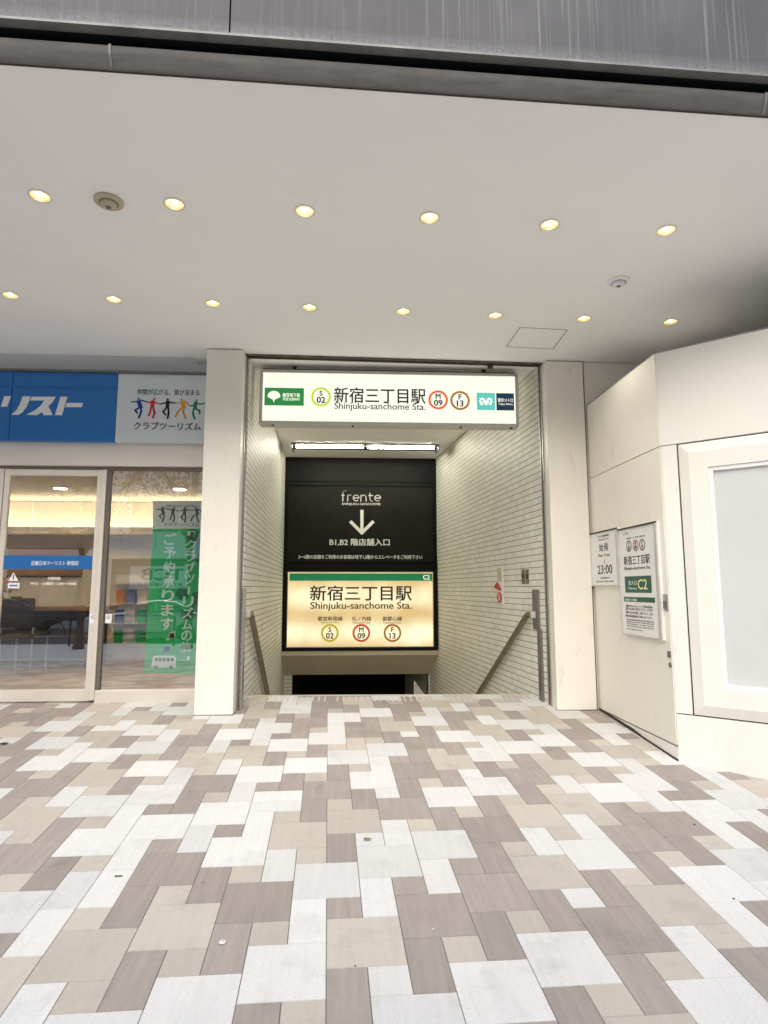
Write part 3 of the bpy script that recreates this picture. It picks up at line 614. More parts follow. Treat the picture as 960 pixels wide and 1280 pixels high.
# ------------------------------------------------------------------ signs of the station
def ginkgo(fr, mb, u, v, r, n0, n1, mi=0):
    """fan leaf emblem"""
    pts = [(u, v-r*1.0)]
    pts += [(u+r*.16, v-r*.45)] + [(u+r*math.cos(R(a)), v+r*.12+r*math.sin(R(a))*.85) for a in (-12, 5, 25, 45, 65, 80, 90, 100, 115, 135, 155, 175, 192)] + [(u-r*.16, v-r*.45)]
    i = len(mb.v); n = len(pts)
    c = (u, v+r*.1)
    for a, b in zip(pts, pts[1:]+pts[:1]): fr.shape(mb, [c, a, b], n0, n1, mi)
def line_ring(fr, parent, mat, cx, cy, r_px, letter, number, n, ink):
    u, v = fr.px(cx, cy); u2, _ = fr.px(cx+r_px, cy); r = abs(u2-u)
    s = MB(); fr.ring(s, u, v, r*.78, r, n, n+.002); build('line_ring', s, mat, parent)
    s = MB(); write(fr, s, letter, u-r*.30, v+r*.12, u+r*.30, v+r*.64, n+.002, bold=.03, keep=True)
    write(fr, s, number, u-r*.56, v-r*.62, u+r*.56, v-r*.0, n+.002, bold=.03, keep=True); build('line_number', s, ink, parent)
def lit(name, c, k): return glow(name, c, k*K, diffuse=tuple(x*.5 for x in c))
HS = Frame((.42, 6.20, 0), (1, -.006, 0), (-.006, -1, 0))
t = thing('hanging_station_sign', (.42, 6.25, 3.22), 'long white backlit station name sign hanging under the soffit', 'sign', None)
M['sign_white'] = lit('sign_white', srgb(253, 253, 236), .86)
M['back_ink'] = paint('back_ink', (.02, .018, .012), .5)
a = HS.px(325.2, 459.8); b_ = HS.px(649.2, 533.2); u0, u1, v1, v0 = a[0], b_[0], (a[1]+HS.px(649, 468.5)[1])/2, (b_[1]+HS.px(324.6, 529.6)[1])/2
s = MB(); e = .032
HS.rect(s, u0, v0, u1, v0+e, -.16, 0); HS.rect(s, u0, v1-e, u1, v1, -.16, 0); HS.rect(s, u0, v0+e, u0+e, v1-e, -.16, 0); HS.rect(s, u1-e, v0+e, u1, v1-e, -.16, 0); HS.rect(s, u0+e, v0+e, u1-e, v1-e, -.16, -.15)
build('case', s, M['alu'], t, bevel=.003)
s = MB(); HS.rect(s, u0+e+.001, v0+e+.001, u1-e-.001, v1-e-.001, -.166, -.161); build('added_back_glow', s, M['sign_white'], t)  # glowing back added to brighten the passage walls
s = MB(); HS.rect(s, u0+e+.001, v0+e+.001, u1-e-.001, v1-e-.001, -.03, -.008); build('face', s, M['sign_white'], t)
s = MB()
for x in (u0+.35, u1-.35): HS.rect(s, x-.02, v1+.001, x+.02, ZP, -.10, -.06)
HS.rect(s, u0+.02, v1+.001, u1-.02, v1+.018, -.15, -.02); build('hanger', s, M['joint'], t)
s = MB()
for x in (340.5, 441, 577, 640): u, _ = HS.px(x, 533); HS.rect(s, u-.012, v0-.014, u+.012, v0-.001, -.05, -.03)
build('clip', s, M['rust'], t)
n = -.0075
M['lit_green'] = lit('lit_green', srgb(38, 140, 70), .75); M['lit_teal'] = lit('lit_teal', srgb(100, 200, 190), .85); M['lit_navy'] = lit('lit_navy', srgb(28, 58, 86), .6)
M['lit_lime'] = lit('lit_lime', srgb(190, 218, 50), .9); M['lit_red'] = lit('lit_red', srgb(232, 90, 48), .9); M['lit_brown'] = lit('lit_brown', srgb(160, 112, 30), .9)
s = MB(); HS.rect_px(s, 330.8, 484.3, 379.6, 507.0, n, n+.002); build('green_panel', s, M['lit_green'], t)
s = MB(); u, v = HS.px(342.3, 495.8); u2, _ = HS.px(350.3, 495.8); ginkgo(HS, s, u, v, u2-u, n+.0022, n+.004)
write_px(HS, s, '都営地下鉄', 353.2, 375, 493.4, 494.2, 5.2, n+.004, bold=.02); write_px(HS, s, 'TOEI SUBWAY', 353.2, 375, 498.6, 499.2, 3.2, n+.004, bold=.03); build('green_panel_print', s, M['sign_white'], t)
line_ring(HS, t, M['lit_lime'], 401.3, 495.9, 12.4, 'S', '02', n, M['back_ink'])
line_ring(HS, t, M['lit_red'], 547.8, 499.6, 12.2, 'M', '09', n, M['back_ink'])
line_ring(HS, t, M['lit_brown'], 575.2, 500.4, 12.2, 'F', '13', n, M['back_ink'])
line(HS, t, 'station_name', M['back_ink'], '新宿三丁目駅', 417.6, 532.0, 493.4, 495.0, 19.2, n+.001, bold=.014); line(HS, t, 'station_romaji', M['back_ink'], 'Shinjuku-sanchome Sta.', 417.9, 532.0, 507.8, 509.8, 10.6, n+.001, bold=.008)
s = MB(); HS.rect_px(s, 595.9, 490.6, 619.2, 512.6, n, n+.002); build('teal_panel', s, M['lit_teal'], t)
s = MB(); HS.rect_px(s, 620.4, 491.2, 643.0, 513.0, n, n+.002); build('navy_panel', s, M['lit_navy'], t)
s = MB(); u, v = HS.px(607.5, 501.6); r = HS.px(615.3, 501.6)[0]-u
# round M emblem: two leaning loops joined low in the middle
for sx in (-1, 1):
    HS.stroke(s, [(u+sx*r*x, v+r*y) for x, y in ((.08, -.42), (.14, -.05), (.30, .30), (.55, .48), (.82, .36), (.90, .0), (.80, -.34), (.66, -.55))], r*.27, n+.0022, n+.004)
    HS.stroke(s, [(u+sx*r*x, v+r*y) for x, y in ((.66, -.5), (.48, -.18), (.30, .12))], r*.16, n+.0022, n+.0042)
    HS.stroke(s, [(u+sx*r*x, v+r*y) for x, y in ((.0, -.50), (.22, -.42))], r*.2, n+.0022, n+.0043)
build('round_emblem', s, M['sign_white'], t)
s = MB(); write_px(HS, s, '東京メトロ', 622.4, 641.2, 499.6, 500.4, 4.8, n+.0035, bold=.02); write_px(HS, s, 'Tokyo Metro', 623.0, 640.8, 505.0, 505.6, 3.2, n+.0035, bold=.02); build('navy_panel_print', s, M['sign_white'], t)

# store direction board and lit station board on the black wall
BW = Frame((.2, YB, 0), (1, 0, 0), (0, -1, 0))
t = thing('store_direction_board', (.2, YB-.01, 2.0), 'charcoal store board with white arrow pointing down to the basement', 'sign')
s = MB(); BW.rect_px(s, 360.6, 609.3, 541.8, 703.4, .001, .03); build('board', s, M['charcoal'], t, bevel=.004)
s = MB(); BW.rect_px(s, 357.5, 601.6, 544.6, 603.2, .001, .02); BW.rect_px(s, 357.5, 606.6, 544.6, 608.2, .001, .02); build('rib', s, M['charcoal'], t)
M['dim_white'] = paint('dim_white', (.80, .80, .74), .5, var=.03)
def frente(fr, mb, x0, x1, yb, n0, n1):
    """thin stencil-like lower case logo drawn with strokes"""
    a = fr.px(x0, yb); b = fr.px(x1, yb); k = (b[0]-a[0])/6.05; w = .14*k
    P_ = lambda x, y: (a[0]+x*k, a[1]+y*k)
    arc = lambda cx, cy, r, a0, a1, m=10: [P_(cx+r*math.cos(R(a0+(a1-a0)*i/m)), cy+r*math.sin(R(a0+(a1-a0)*i/m))) for i in range(m+1)]
    S_ = lambda pts: fr.stroke(mb, pts, w, n0, n1)
    S_([P_(.2, 0), P_(.2, 1.3)]); S_(arc(.55, 1.25, .35, 180, 70)); S_([P_(0, .9), P_(.42, .9)])
    S_([P_(.95, 0), P_(.95, .95)]); S_(arc(1.32, .6, .36, 180, 70))
    for c in (2.25, 5.6):
        S_(arc(c, .5, .45, 10, 310, 16)); S_([P_(c-.42, .5), P_(c+.45, .5)])
    S_([P_(3.0, 0), P_(3.0, .95)]); S_(arc(3.4, .55, .40, 180, 0)); S_([P_(3.8, 0), P_(3.8, .55)])
    S_([P_(4.4, 1.3), P_(4.4, .35)]); S_(arc(4.72, .36, .33, 180, 280)); S_([P_(4.2, .9), P_(4.85, .9)])
s = MB(); frente(BW, s, 427, 475.6, 626.6, .0305, .034); build('store_name', s, M['dim_white'], t)
line(BW, t, 'store_district', M['dim_white'], 'SHINJUKU-SANCHOME', 427.4, 475.4, 630.7, 630.7, 3.4, .032, bold=.012)
line(BW, t, 'floor_line', M['dim_white'], 'B1,B2 階店舗入口', 412.2, 486.8, 678.0, 678.0, 9.0, .032, bold=.02)
line(BW, t, 'note_line', M['dim_white'], '3〜6階の店舗をご利用のお客様は地下1,2階からエレベータをご利用下さい', 373.4, 527.6, 696.4, 696.4, 5.2, .032, bold=.02)
s = MB(); q = lambda x, y: BW.px(x, y)
w = BW.px(454.3, 640)[0]-BW.px(450.3, 640)[0]
BW.shape(s, [q(450.3, 637.6), q(454.4, 637.6), q(454.4, 664), q(450.3, 664)][::-1], .0305, .034)
BW.stroke(s, [q(438.6, 652.6), q(452.3, 666.3)], w, .0305, .0345); BW.stroke(s, [q(466.0, 652.6), q(452.3, 666.3)], w, .0305, .035); build('arrow', s, M['dim_white'], t)

t = thing('lit_station_board', (.2, YB-.01, .5), 'warm backlit station board in black frame above the dark opening', 'sign')
s = MB()
a, b_ = BW.px(355.0, 704.5), BW.px(546.6, 812.6); c, d = BW.px(359.9, 714.6), BW.px(541.9, 808.2)
for (p, q_) in (((a[0], b_[1]), (b_[0], d[1])), ((a[0], c[1]), (b_[0], a[1])), ((a[0], d[1]), (c[0], c[1])), ((d[0], d[1]), (b_[0], c[1]))):
    BW.rect(s, p[0], p[1], q_[0], q_[1], .001, .06)
build('frame', s, M['black'], t, bevel=.004)
mt, n_, l, b = newmat('warm_panel'); M['warm_panel'] = mt
# three lamps behind a yellowed sheet: the light it gives off is stronger in front of each tube
tc = n_.new('ShaderNodeTexCoord'); sp = n_.new('ShaderNodeSeparateXYZ'); l.new(tc.outputs['Object'], sp.inputs[0])
wv = n_.new('ShaderNodeMath'); wv.operation = 'SINE'
mm = n_.new('ShaderNodeMath'); mm.operation = 'MULTIPLY_ADD'; mm.inputs[1].default_value = 2*math.pi/.62; mm.inputs[2].default_value = -1.2; l.new(sp.outputs['Z'], mm.inputs[0]); l.new(mm.outputs[0], wv.inputs[0])
nz = n_.new('ShaderNodeTexNoise'); nz.inputs['Scale'].default_value = 1.7; nz.inputs['Detail'].default_value = 3; l.new(tc.outputs['Object'], nz.inputs['Vector'])
ad = n_.new('ShaderNodeMath'); ad.operation = 'MULTIPLY_ADD'; ad.inputs[1].default_value = .26; l.new(wv.outputs[0], ad.inputs[0]); l.new(nz.outputs[0], ad.inputs[2])
rp = n_.new('ShaderNodeValToRGB'); rp.color_ramp.elements[0].position = .2; rp.color_ramp.elements[1].position = .85
rp.color_ramp.elements[0].color = srgb(196, 164, 104)+(1,); rp.color_ramp.elements[1].color = srgb(255, 244, 205)+(1,)
l.new(ad.outputs[0], rp.inputs[0]); l.new(rp.outputs[0], b.inputs['Emission Color']); b.inputs['Emission Strength'].default_value = 1.05*K
b.inputs['Base Color'].default_value = (.4, .35, .25, 1); b.inputs['Roughness'].default_value = .15
s = MB(); BW.rect(s, c[0], d[1], d[0], c[1], .001, .04); build('lit_face', s, M['warm_panel'], t)
s = MB(); e = .012
BW.rect(s, c[0], d[1], d[0], d[1]+e, .0405, .05); BW.rect(s, c[0], c[1]-e, d[0], c[1], .0405, .05); BW.rect(s, c[0], d[1]+e, c[0]+e, c[1]-e, .0405, .05); BW.rect(s, d[0]-e, d[1]+e, d[0], c[1]-e, .0405, .05); build('trim', s, M['beige'], t)
M['band_green'] = lit('band_green', srgb(10, 118, 74), .75)
s = MB(); BW.rect_px(s, 362.2, 716.7, 540.0, 726.0, .0405, .042); build('green_band', s, M['band_green'], t)
s = MB(); write_px(BW, s, 'C2', 528.6, 536.6, 721.6, 721.6, 5.6, .043, bold=.02); build('exit_number', s, M['sign_white'], t)
M['sepia_ink'] = paint('sepia_ink', (.03, .02, .01), .5)
line(BW, t, 'station_name', M['sepia_ink'], '新宿三丁目駅', 387.8, 514.4, 741.4, 741.4, 18.8, .0415, bold=.016); line(BW, t, 'station_romaji', M['sepia_ink'], 'Shinjuku-sanchome Sta.', 388.2, 514.2, 758.0, 758.0, 11.2, .0415, bold=.014)
for txt, rom, x0, x1 in (('都営新宿線', 'Shinjuku Line', 397.3, 428.2), ('丸ノ内線', 'Marunouchi Line', 439.8, 463.8), ('副都心線', 'Fukutoshin Line', 478.4, 502.2)):
    xm = (x0+x1)/2; line(BW, t, 'line_name', M['sepia_ink'], txt, x0, x1, 773.2, 773.2, 5.6, .0415, bold=.018); line(BW, t, 'line_romaji', M['sepia_ink'], rom, xm-11, xm+11, 778.2, 778.2, 2.2, .0415, bold=.01)
M['lit_olive'] = lit('lit_olive', srgb(178, 168, 40), .8); M['lit_crimson'] = lit('lit_crimson', srgb(190, 48, 36), .8); M['lit_ochre'] = lit('lit_ochre', srgb(150, 98, 40), .8)
line_ring(BW, t, M['lit_olive'], 412.4, 791.0, 11.0, 'S', '02', .0415, M['sepia_ink'])
line_ring(BW, t, M['lit_crimson'], 451.6, 791.0, 11.0, 'M', '09', .0415, M['sepia_ink'])
line_ring(BW, t, M['lit_ochre'], 490.4, 791.0, 11.0, 'F', '13', .0415, M['sepia_ink'])

# ------------------------------------------------------------------ corner box on the right: side door, display case
P0 = Vector((2.405, 4.522, 0)); FU = Vector((.746, -.666, 0)).normalized(); FN = Vector((-FU.y*-1, 0, 0))
FN = Vector((FU.y, -FU.x, 0))
if FN.y > 0: FN = -FN
FC = Frame(P0, FU, FN)
SW = Frame((2.40, 5.93, 0), (0, -1, 0), (-1, 0, 0))        # u runs towards the viewer
root = thing('corner_display_box', (2.9, 5.0, .3), 'cream panelled corner box with a side door and a blank grey display case', 'display wall')
LU = 2.6; inn = .03
s = MB(); pB = P0+FU*LU
s.prism([(2.40+inn, 5.94, -.1), (2.405+inn, 4.522+.02, -.1), tuple((pB-FN*inn).xy)+(-.1,), (7.5, pB.y, -.1), (7.5, 5.94, -.1)], (0, 0, 3.46)); build('core', s, M['joint'], root)
SU = 5.93-4.526
s = MB(); SW.rect(s, .006, .392, SU-.004, 2.628, -inn, 0); door = build('side_door', s, M['cream'], root, bevel=.003)
s = MB(); SW.rect(s, .006, 2.634, SU-.004, 3.38, -inn, 0); build('side_panel', s, M['cream'], root, bevel=.003)
s = MB(); SW.rect(s, .0, -.1, SU-.002, .379, -inn, -.004); build('skirting', s, M['cream_light'], root, bevel=.003)
s = MB(); s.prism([SW.at(0, floor_z(2.4, 5.93)-.02, -.003), SW.at(SU, floor_z(2.4, 4.52)-.02, -.003), SW.at(SU, floor_z(2.4, 4.52)+.012, -.003), SW.at(SU*.62, floor_z(2.4, 5.06)+.014, -.003), SW.at(SU*.5, floor_z(2.4, 5.2)+.028, -.003), SW.at(0, floor_z(2.4, 5.93)+.022, -.003)], (-.006, 0, 0)); build('floor_gap', s, M['joint'], root)
s = MB(); SW.rect_px(s, 828.2, 742.6, 836.0, 764.0, .0005, .008); lk = build('lock_plate', s, M['metal'], door, bevel=.003)
s = MB(); SW.rect_px(s, 829.8, 751, 834.4, 761, .0082, .011); build('latch', s, M['dull_metal'], door)
s = MB(); SW.rect_px(s, 834.8, 813.6, 839.2, 822.4, .0005, .006); u, v = SW.px(838.4, 831.4); s.lathe([(.019, 0), (.019, .007), (.0, .007)], SW.at(u, v, .0005), axis='X', seg=20); build('keyhole', s, M['dull_metal'], door)
cap = lambda a, b, z0, z1, nm, n1=0: None
s = MB(); FC.rect(s, .0, 2.634, LU, 3.38, -inn, 0); build('front_panel', s, M['cream_light'], root, bevel=.003)
s = MB(); FC.rect(s, .0, .625, .112, 2.628, -inn, 0); build('edge_strip', s, M['cream_light'], root, bevel=.003)
s = MB(); FC.rect(s, .0, -.1, LU, .617, -inn, 0); build('base_panel', s, M['cream_light'], root, bevel=.003)
s = MB(); s.prism([(2.40, 5.94, 3.381), (2.405, 4.522, 3.381), tuple(pB.xy)+(3.381,), (7.5, pB.y, 3.381), (7.5, 5.94, 3.381)], (0, 0, .012)); build('top_cap', s, M['cap_grey'], root, bevel=.003)
# display case: mitred raised frame, white inner frame, pane
case = None
U0, U1, V0, V1 = .124, 2.30, .628, 2.622
def band(mb, d0, n0, d1, n1, mi=0):
    q0 = [(U0+d0, V0+d0), (U1-d0, V0+d0), (U1-d0, V1-d0), (U0+d0, V1-d0)]; q1 = [(U0+d1, V0+d1), (U1-d1, V0+d1), (U1-d1, V1-d1), (U0+d1, V1-d1)]
    for k in range(4):
        k2 = (k+1) % 4; mb.poly([FC.at(*q0[k], n0), FC.at(*q0[k2], n0), FC.at(*q1[k2], n1), FC.at(*q1[k], n1)], mi)
s = MB(); band(s, 0, -.03, 0.0, .0); band(s, 0, 0, .075, .03); band(s, .075, .03, .20, .03); band(s, .20, .03, .20, -.02)
case = build('display_case', s, M['cream_light'], root)
M['gloss_white'] = paint('gloss_white', (.84, .84, .83), .25, var=.01)
s = MB(); band(s, .2005, -.02, .2005, .018); band(s, .2005, .018, .228, .018); band(s, .228, .018, .232, -.01); build('inner_frame', s, M['gloss_white'], case)
M['pane'] = paint('pane', (.62, .615, .60), .30, var=.03, scale=.8, spec=.6)
s = MB(); FC.rect(s, U0+.2325, V0+.2325, U1-.2325, V1-.2325, -.03, -.008); build('pane', s, M['pane'], case)

# notices on the side door
def board(frame, x0, x1, yt0, yt1, yb0, yb1, depth, nm, lab):
    a = frame.px(x0, (yt0+yb0)/2)[0]; b = frame.px(x1, (yt1+yb1)/2)[0]
    vt = (frame.px(x0, yt0)[1]+frame.px(x1, yt1)[1])/2; vb = (frame.px(x0, yb0)[1]+frame.px(x1, yb1)[1])/2
    t = thing(nm, frame.at((a+b)/2, vb, 0), lab, 'notice')
    s = MB(); e = .012
    frame.rect(s, a, vb, b, vt, .0005, depth*.7); build('backboard', s, M['white_board'], t)
    s = MB(); frame.rect(s, a, vt-e, b, vt, depth*.7+.0005, depth); build('top_rail', s, M['joint'], t)
    s = MB(); frame.rect(s, b-e*3.4, vb, b, vt-e-.001, depth*.7+.0005, depth); frame.rect(s, a, vb, b-e*3.4, vb+e, depth*.7+.0005, depth); frame.rect(s, a, vb+e, a+e*.6, vt-e-.001, depth*.7+.0005, depth); build('side_rail', s, M['alu'], t, bevel=.002)
    return t, depth*.7+.001
t, n = board(SW, 741.6, 776.6, 667.2, 658.4, 733.4, 731.6, .03, 'opening_hours_notice', 'smaller white notice with opening hours 23:00 next to the right pillar')
sx = lambda x: 730+x/8; sy = lambda y: 650+y/8
W8 = lambda mb, txt, x0, x1, y0, y1, h, **k: write_px(SW, mb, txt, sx(x0), sx(x1), sy(y0), sy(y1), h/8, n, **k)
s = MB()
W8(s, '出入口営業時間', 160, 268, 165, 155, 20, bold=.01); W8(s, 'Opening Time', 165, 270, 200, 188, 18)
build('heading', s, M['ink'], t, fix=False); s = MB(); W8(s, '始発', 175, 265, 278, 266, 78, bold=.01); W8(s, 'First Train', 168, 278, 356, 347, 28)
build('first_train', s, M['ink'], t, fix=False); s = MB(); u, v = SW.px(sx(227), sy(417)); SW.stroke(s, [(u, v+.02), (u+.006, v+.01), (u, v), (u-.006, v-.01), (u, v-.02)], .005, n, n+.001)
build('wave_mark', s, M['ink'], t); s = MB(); W8(s, '23:00', 158, 306, 497, 490, 88, bold=.01); build('closing_time', s, M['ink'], t, fix=False); s = MB(); W8(s, '営業時間以外は', 188, 285, 582, 577, 17); W8(s, 'Closed at other times', 146, 322, 615, 609, 18); build('lettering', s, M['ink'], t)

t, n = board(SW, 778.9, 828.6, 661.0, 650.4, 794.4, 797.0, .035, 'station_exit_notice', 'tall white notice with station name and green C2 exit panel')
s = MB()
W8(s, 'ここは', 415, 465, 138, 134, 24)
for txt, x0, x1, y in (('都営新宿線', 450, 500, 184), ('丸ノ内線', 518, 570, 172), ('副都心線', 584, 638, 160)): W8(s, txt, x0, x1, y+2, y-3, 14)
build('line_names', s, M['ink'], t, fix=False); s = MB(); W8(s, '新宿三丁目駅', 428, 690, 405, 388, 92, bold=.014); W8(s, 'Shinjuku-sanchome Sta.', 432, 694, 490, 474, 40)
build('station_name', s, M['ink'], t, fix=False); s = MB()
for k, (y0, y1, a) in enumerate(((872, 858, '駅構内でのエスカレーターご利用は係員の'), (900, 890, '指示に従い歩行をお控えください。またお手'), (935, 928, '荷物や小さなお子様にご注意ください。なお'), (966, 970, '御用の際は駅係員までお申し出ください。'))): W8(s, a, 448, 718, y0, y1, 26)
for k, a in enumerate(('Please hold the handrail and stand still on the', 'escalator, and take care of small children and', 'of your belongings. For the safety of everyone', 'please follow the station staff at all times', 'when using the stairs here.')):
    W8(s, a, 456, 728-(110 if k == 4 else 0), 1004+k*22, 1006+k*24, 17)
build('lettering', s, M['ink'], t)
for mt_, x, y, a, b2 in (('lime_print', 478, 262, 'S', '02'), ('red_print', 545, 255, 'M', '09'), ('brown_print', 612, 247, 'F', '13')):
    u, v = SW.px(sx(x), sy(y)); r = .048
    s = MB(); SW.ring(s, u, v, r*.80, r, n, n+.001); build('line_ring', s, M['grey_ink'] if mt_ == 'lime_print' else M[mt_], t)
    s = MB(); write(SW, s, a, u-r*.3, v+r*.1, u+r*.3, v+r*.62, n+.001, bold=.03, keep=True); write(SW, s, b2, u-r*.56, v-r*.62, u+r*.56, v+r*.0, n+.001, bold=.03, keep=True); build('line_number', s, M['ink'], t)
s = MB(); a = SW.px(sx(440), sy(650)); b_ = SW.px(sx(706), sy(640)); vt = SW.px(sx(573), sy(560))[1]; vb = SW.px(sx(573), sy(727))[1]; SW.rect(s, a[0], vb, b_[0], vt, n, n+.001); build('green_panel', s, M['green_print'], t)
s = MB(); n2 = n; n = n2+.002; W8(s, '出入口', 478, 560, 632, 622, 44, bold=.02); W8(s, 'Entrance', 480, 560, 684, 680, 22, bold=.02); build('green_panel_print', s, M['white'], t)
s = MB(); W8(s, 'C2', 572, 664, 645, 641, 100, bold=.012); build('exit_number', s, M['pale_yellow'], t); n = n2
s = MB(); a = SW.px(sx(430), sy(800)); b_ = SW.px(sx(742), sy(795)); vt = SW.px(sx(586), sy(772))[1]; vb = SW.px(sx(586), sy(821))[1]; SW.rect(s, a[0], vb, b_[0], vt, n, n+.001); build('green_band', s, M['green_print'], t)
s = MB(); n += .002; W8(s, 'お客様へのお願い', 440, 568, 800, 796, 26, bold=.02); build('green_band_print', s, M['white'], t)

# ------------------------------------------------------------------ travel shop on the left
SF = Frame((0, 6.28, 0), (1, 0, 0), (0, -1, 0))
M['shop_glass'] = glass('shop_glass', .30); M['clear'] = glass('clear', .0)
M['clear'].node_tree.nodes['Math'].inputs[1].default_value = -1.0
def pane(nm, p0, p1, parent):
    s = MB(); s.box(p0, p1); s.m = [0]+[1]*5; return build(nm, s, [M['shop_glass'], M['clear']], parent)
M['frame_alu'] = paint('frame_alu', (.72, .66, .58), .38, metal=.25, var=.04, scale=5)
M['frame_dark'] = paint('frame_dark', (.16, .14, .115), .45, metal=.3, var=.1)
M['header'] = paint('header', (.76, .70, .63), .5, var=.03, scale=1.5)
ZS = floor_z(-2.5, 6.28)
root = thing('travel_shop', (-2.6, 6.30, ZS), 'glazed travel shop front with pale metal frames left of the pillar', 'shop front')
s = MB(); s.box((-9, 6.27, 3.78), (-1.38, 6.40, ZC+.118)); build('upper_band', s, M['soffit'], root, bevel=.003)
s = MB(); s.box((-9, 6.20, 2.765), (-1.38, 6.36, 3.028)); build('header_band', s, M['header'], root, bevel=.003)
s = MB(); s.box((-9, 6.25, 2.735), (-1.38, 6.33, 2.764)); build('header_dark_rail', s, M['frame_dark'], root)  # dark rail below the header band
# fixed window right of the doors
xm = -2.515
def vbar(x0, x1, y0=6.245, y1=6.315, z0=ZS+.02, z1=2.734): s = MB(); s.box((x0, y0, z0), (x1, y1, z1)); return s
build('mullion', vbar(xm, xm+.045), M['frame_alu'], root, bevel=.003)
build('mullion', vbar(xm+.046, xm+.085, 6.262, 6.312), M['frame_dark'], root, bevel=.002)
build('mullion', vbar(-1.475, -1.435, 6.25, 6.315), M['frame_dark'], root, bevel=.002)
s = MB(); s.box((xm+.046, 6.25, ZS-.04), (-1.38, 6.32, ZS+.115)); build('sill', s, M['frame_alu'], root, bevel=.004)
pane('window_pane', (xm+.087, 6.285, ZS+.115), (-1.477, 6.293, 2.734), root)
build('mullion', vbar(-3.535, -3.478), M['frame_alu'], root, bevel=.003)
s = MB(); s.box((-9, 6.25, ZS-.04), (-3.536, 6.32, ZS+.115)); build('sill', s, M['frame_alu'], root, bevel=.004)
pane('window_pane', (-6.0, 6.285, ZS+.115), (-3.537, 6.293, 2.734), root)
s = MB(); s.box((-9, 6.28, ZS), (-6.02, 6.4, 2.734)); build('side_wall', s, M['header'], root)
# sliding door
door = thing('sliding_door', (-2.99, 6.30, ZS), 'sliding glass shop door with a blue sticker band across it', 'door')
x0, x1, z0, z1 = -3.474, -2.518, ZS+.0, 2.733
for a, b_ in ((x0, x0+.05), (x1-.045, x1)):
    s = MB(); s.box((a, 6.255, z0+.012), (b_, 6.295, z1)); build('stile', s, M['frame_alu'], door, bevel=.003)
s = MB(); s.box((x0+.051, 6.257, z1-.065), (x1-.046, 6.293, z1)); build('top_rail', s, M['frame_alu'], door, bevel=.003)
s = MB(); s.box((x0+.051, 6.257, z0+.012), (x1-.046, 6.293, z0+.125)); build('bottom_rail', s, M['frame_alu'], door, bevel=.003)
pane('door_pane', (x0+.051, 6.27, z0+.126), (x1-.046, 6.278, z1-.066), door)
M['blue'] = paint('blue', srgb(30, 104, 172), .35, var=.04, scale=1.5)
DF = Frame((0, 6.2685, 0), (1, 0, 0), (0, -1, 0)); n = .001
s = MB(); a = DF.px(7.5, 694.5); b_ = DF.px(125, 711.6); DF.rect(s, x0+.052, b_[1], x1-.047, a[1], 0, .001); build('sticker_band', s, M['blue'], door)
s = MB(); write_px(DF, s, '近畿日本ツーリスト 新宿店', 39, 98, 703.4, 704.4, 5.6, .002, bold=.02)
write_px(DF, s, '営業時間', 60, 75, 722.8, 723.2, 3.8, .001); write_px(DF, s, '平日・土曜日 11:00〜19:00', 38, 95, 729, 730, 3.8, .001); build('lettering', s, M['white'], door)
s = MB(); p = [DF.px(*q) for q in ((10.5, 726), (23, 726), (16.8, 715.5))]; DF.shape(s, p, 0, .001); DF.rect_px(s, 10, 728.5, 24, 735.5, 0, .001); build('warning_sticker', s, M['white'], door)
s = MB(); u, v = DF.px(16.8, 722); DF.rect(s, u-.006, v-.02, u+.006, v+.03, .0012, .002); DF.rect_px(s, 12, 731, 22, 733, .0012, .002); build('sticker_mark', s, M['blue'], door)
for xx in (116.3, 135.6):
    fr = Frame((0, 6.254 if xx < 125 else 6.284, 0), (1, 0, 0), (0, -1, 0))
    s = MB(); fr.rect_px(s, xx-3.6, 767.5, xx+3.6, 779, 0, .001); o = build('no_parking_sticker', s, M['white'], door)
    s = MB(); u, v = fr.px(xx, 771.5); fr.ring(s, u, v, .013, .018, .0012, .002, seg=20); fr.stroke(s, [(u-.011, v+.011), (u+.011, v-.011)], .004, .0012, .002); build('sticker_mark', s, M['grey_ink'], o)
s = MB(); s.lathe([(.012, 0), (.012, .02), (0, .022)], (x0+.06, 6.255, ZS+.10), axis='Y', seg=14); build('lock', s, M['metal'], door)

# shop sign boards over the door
SG = Frame((0, 6.13, 0), (1, 0, 0), (0, -1, 0))
M['sign_blue'] = paint('sign_blue', srgb(38, 112, 182), .28, var=.05, scale=1.2)
M['sign_pale'] = paint('sign_pale', (.66, .71, .73), .28, var=.03, scale=1.2)
zt, zb = (SG.px(0, 465.5)[1]+SG.px(250, 467.5)[1])/2, (SG.px(0, 551)[1]+SG.px(256, 553)[1])/2
us = (SG.px(147.6, 467)[0]+SG.px(143.6, 552)[0])/2
t = thing('blue_shop_sign', (-3.4, 6.16, zb), 'blue shop sign board with white slanted katakana', 'sign')
seam = SG.px(13.5, 510)[0]
for a, b_ in ((-6.5, seam-.003), (seam+.003, us-.002)):
    s = MB(); SG.rect(s, a, zb, b_, zt, -.06, 0); build('board', s, M['sign_blue'], t, bevel=.003)
s = MB()
kn = [0]
def K_(pts):
    kn[0] += 1; SG.shape(s, [SG.px(x/8, 485+y/8) for x, y in pts], .0006, .003+kn[0]*.0002)
K_([(45, 82), (112, 82), (72, 188), (8, 188)]); K_([(228, 85), (307, 85), (292, 128), (270, 180), (230, 238), (185, 270), (115, 268), (170, 218), (205, 150)])
build('letter', s, M['white'], t); s = MB()
K_([(318, 88), (560, 88), (520, 150), (440, 225), (372, 272), (265, 268), (350, 225), (410, 175), (445, 125), (305, 125)]); K_([(474, 166), (530, 271), (440, 272), (408, 222)])
build('letter', s, M['white'], t); s = MB()
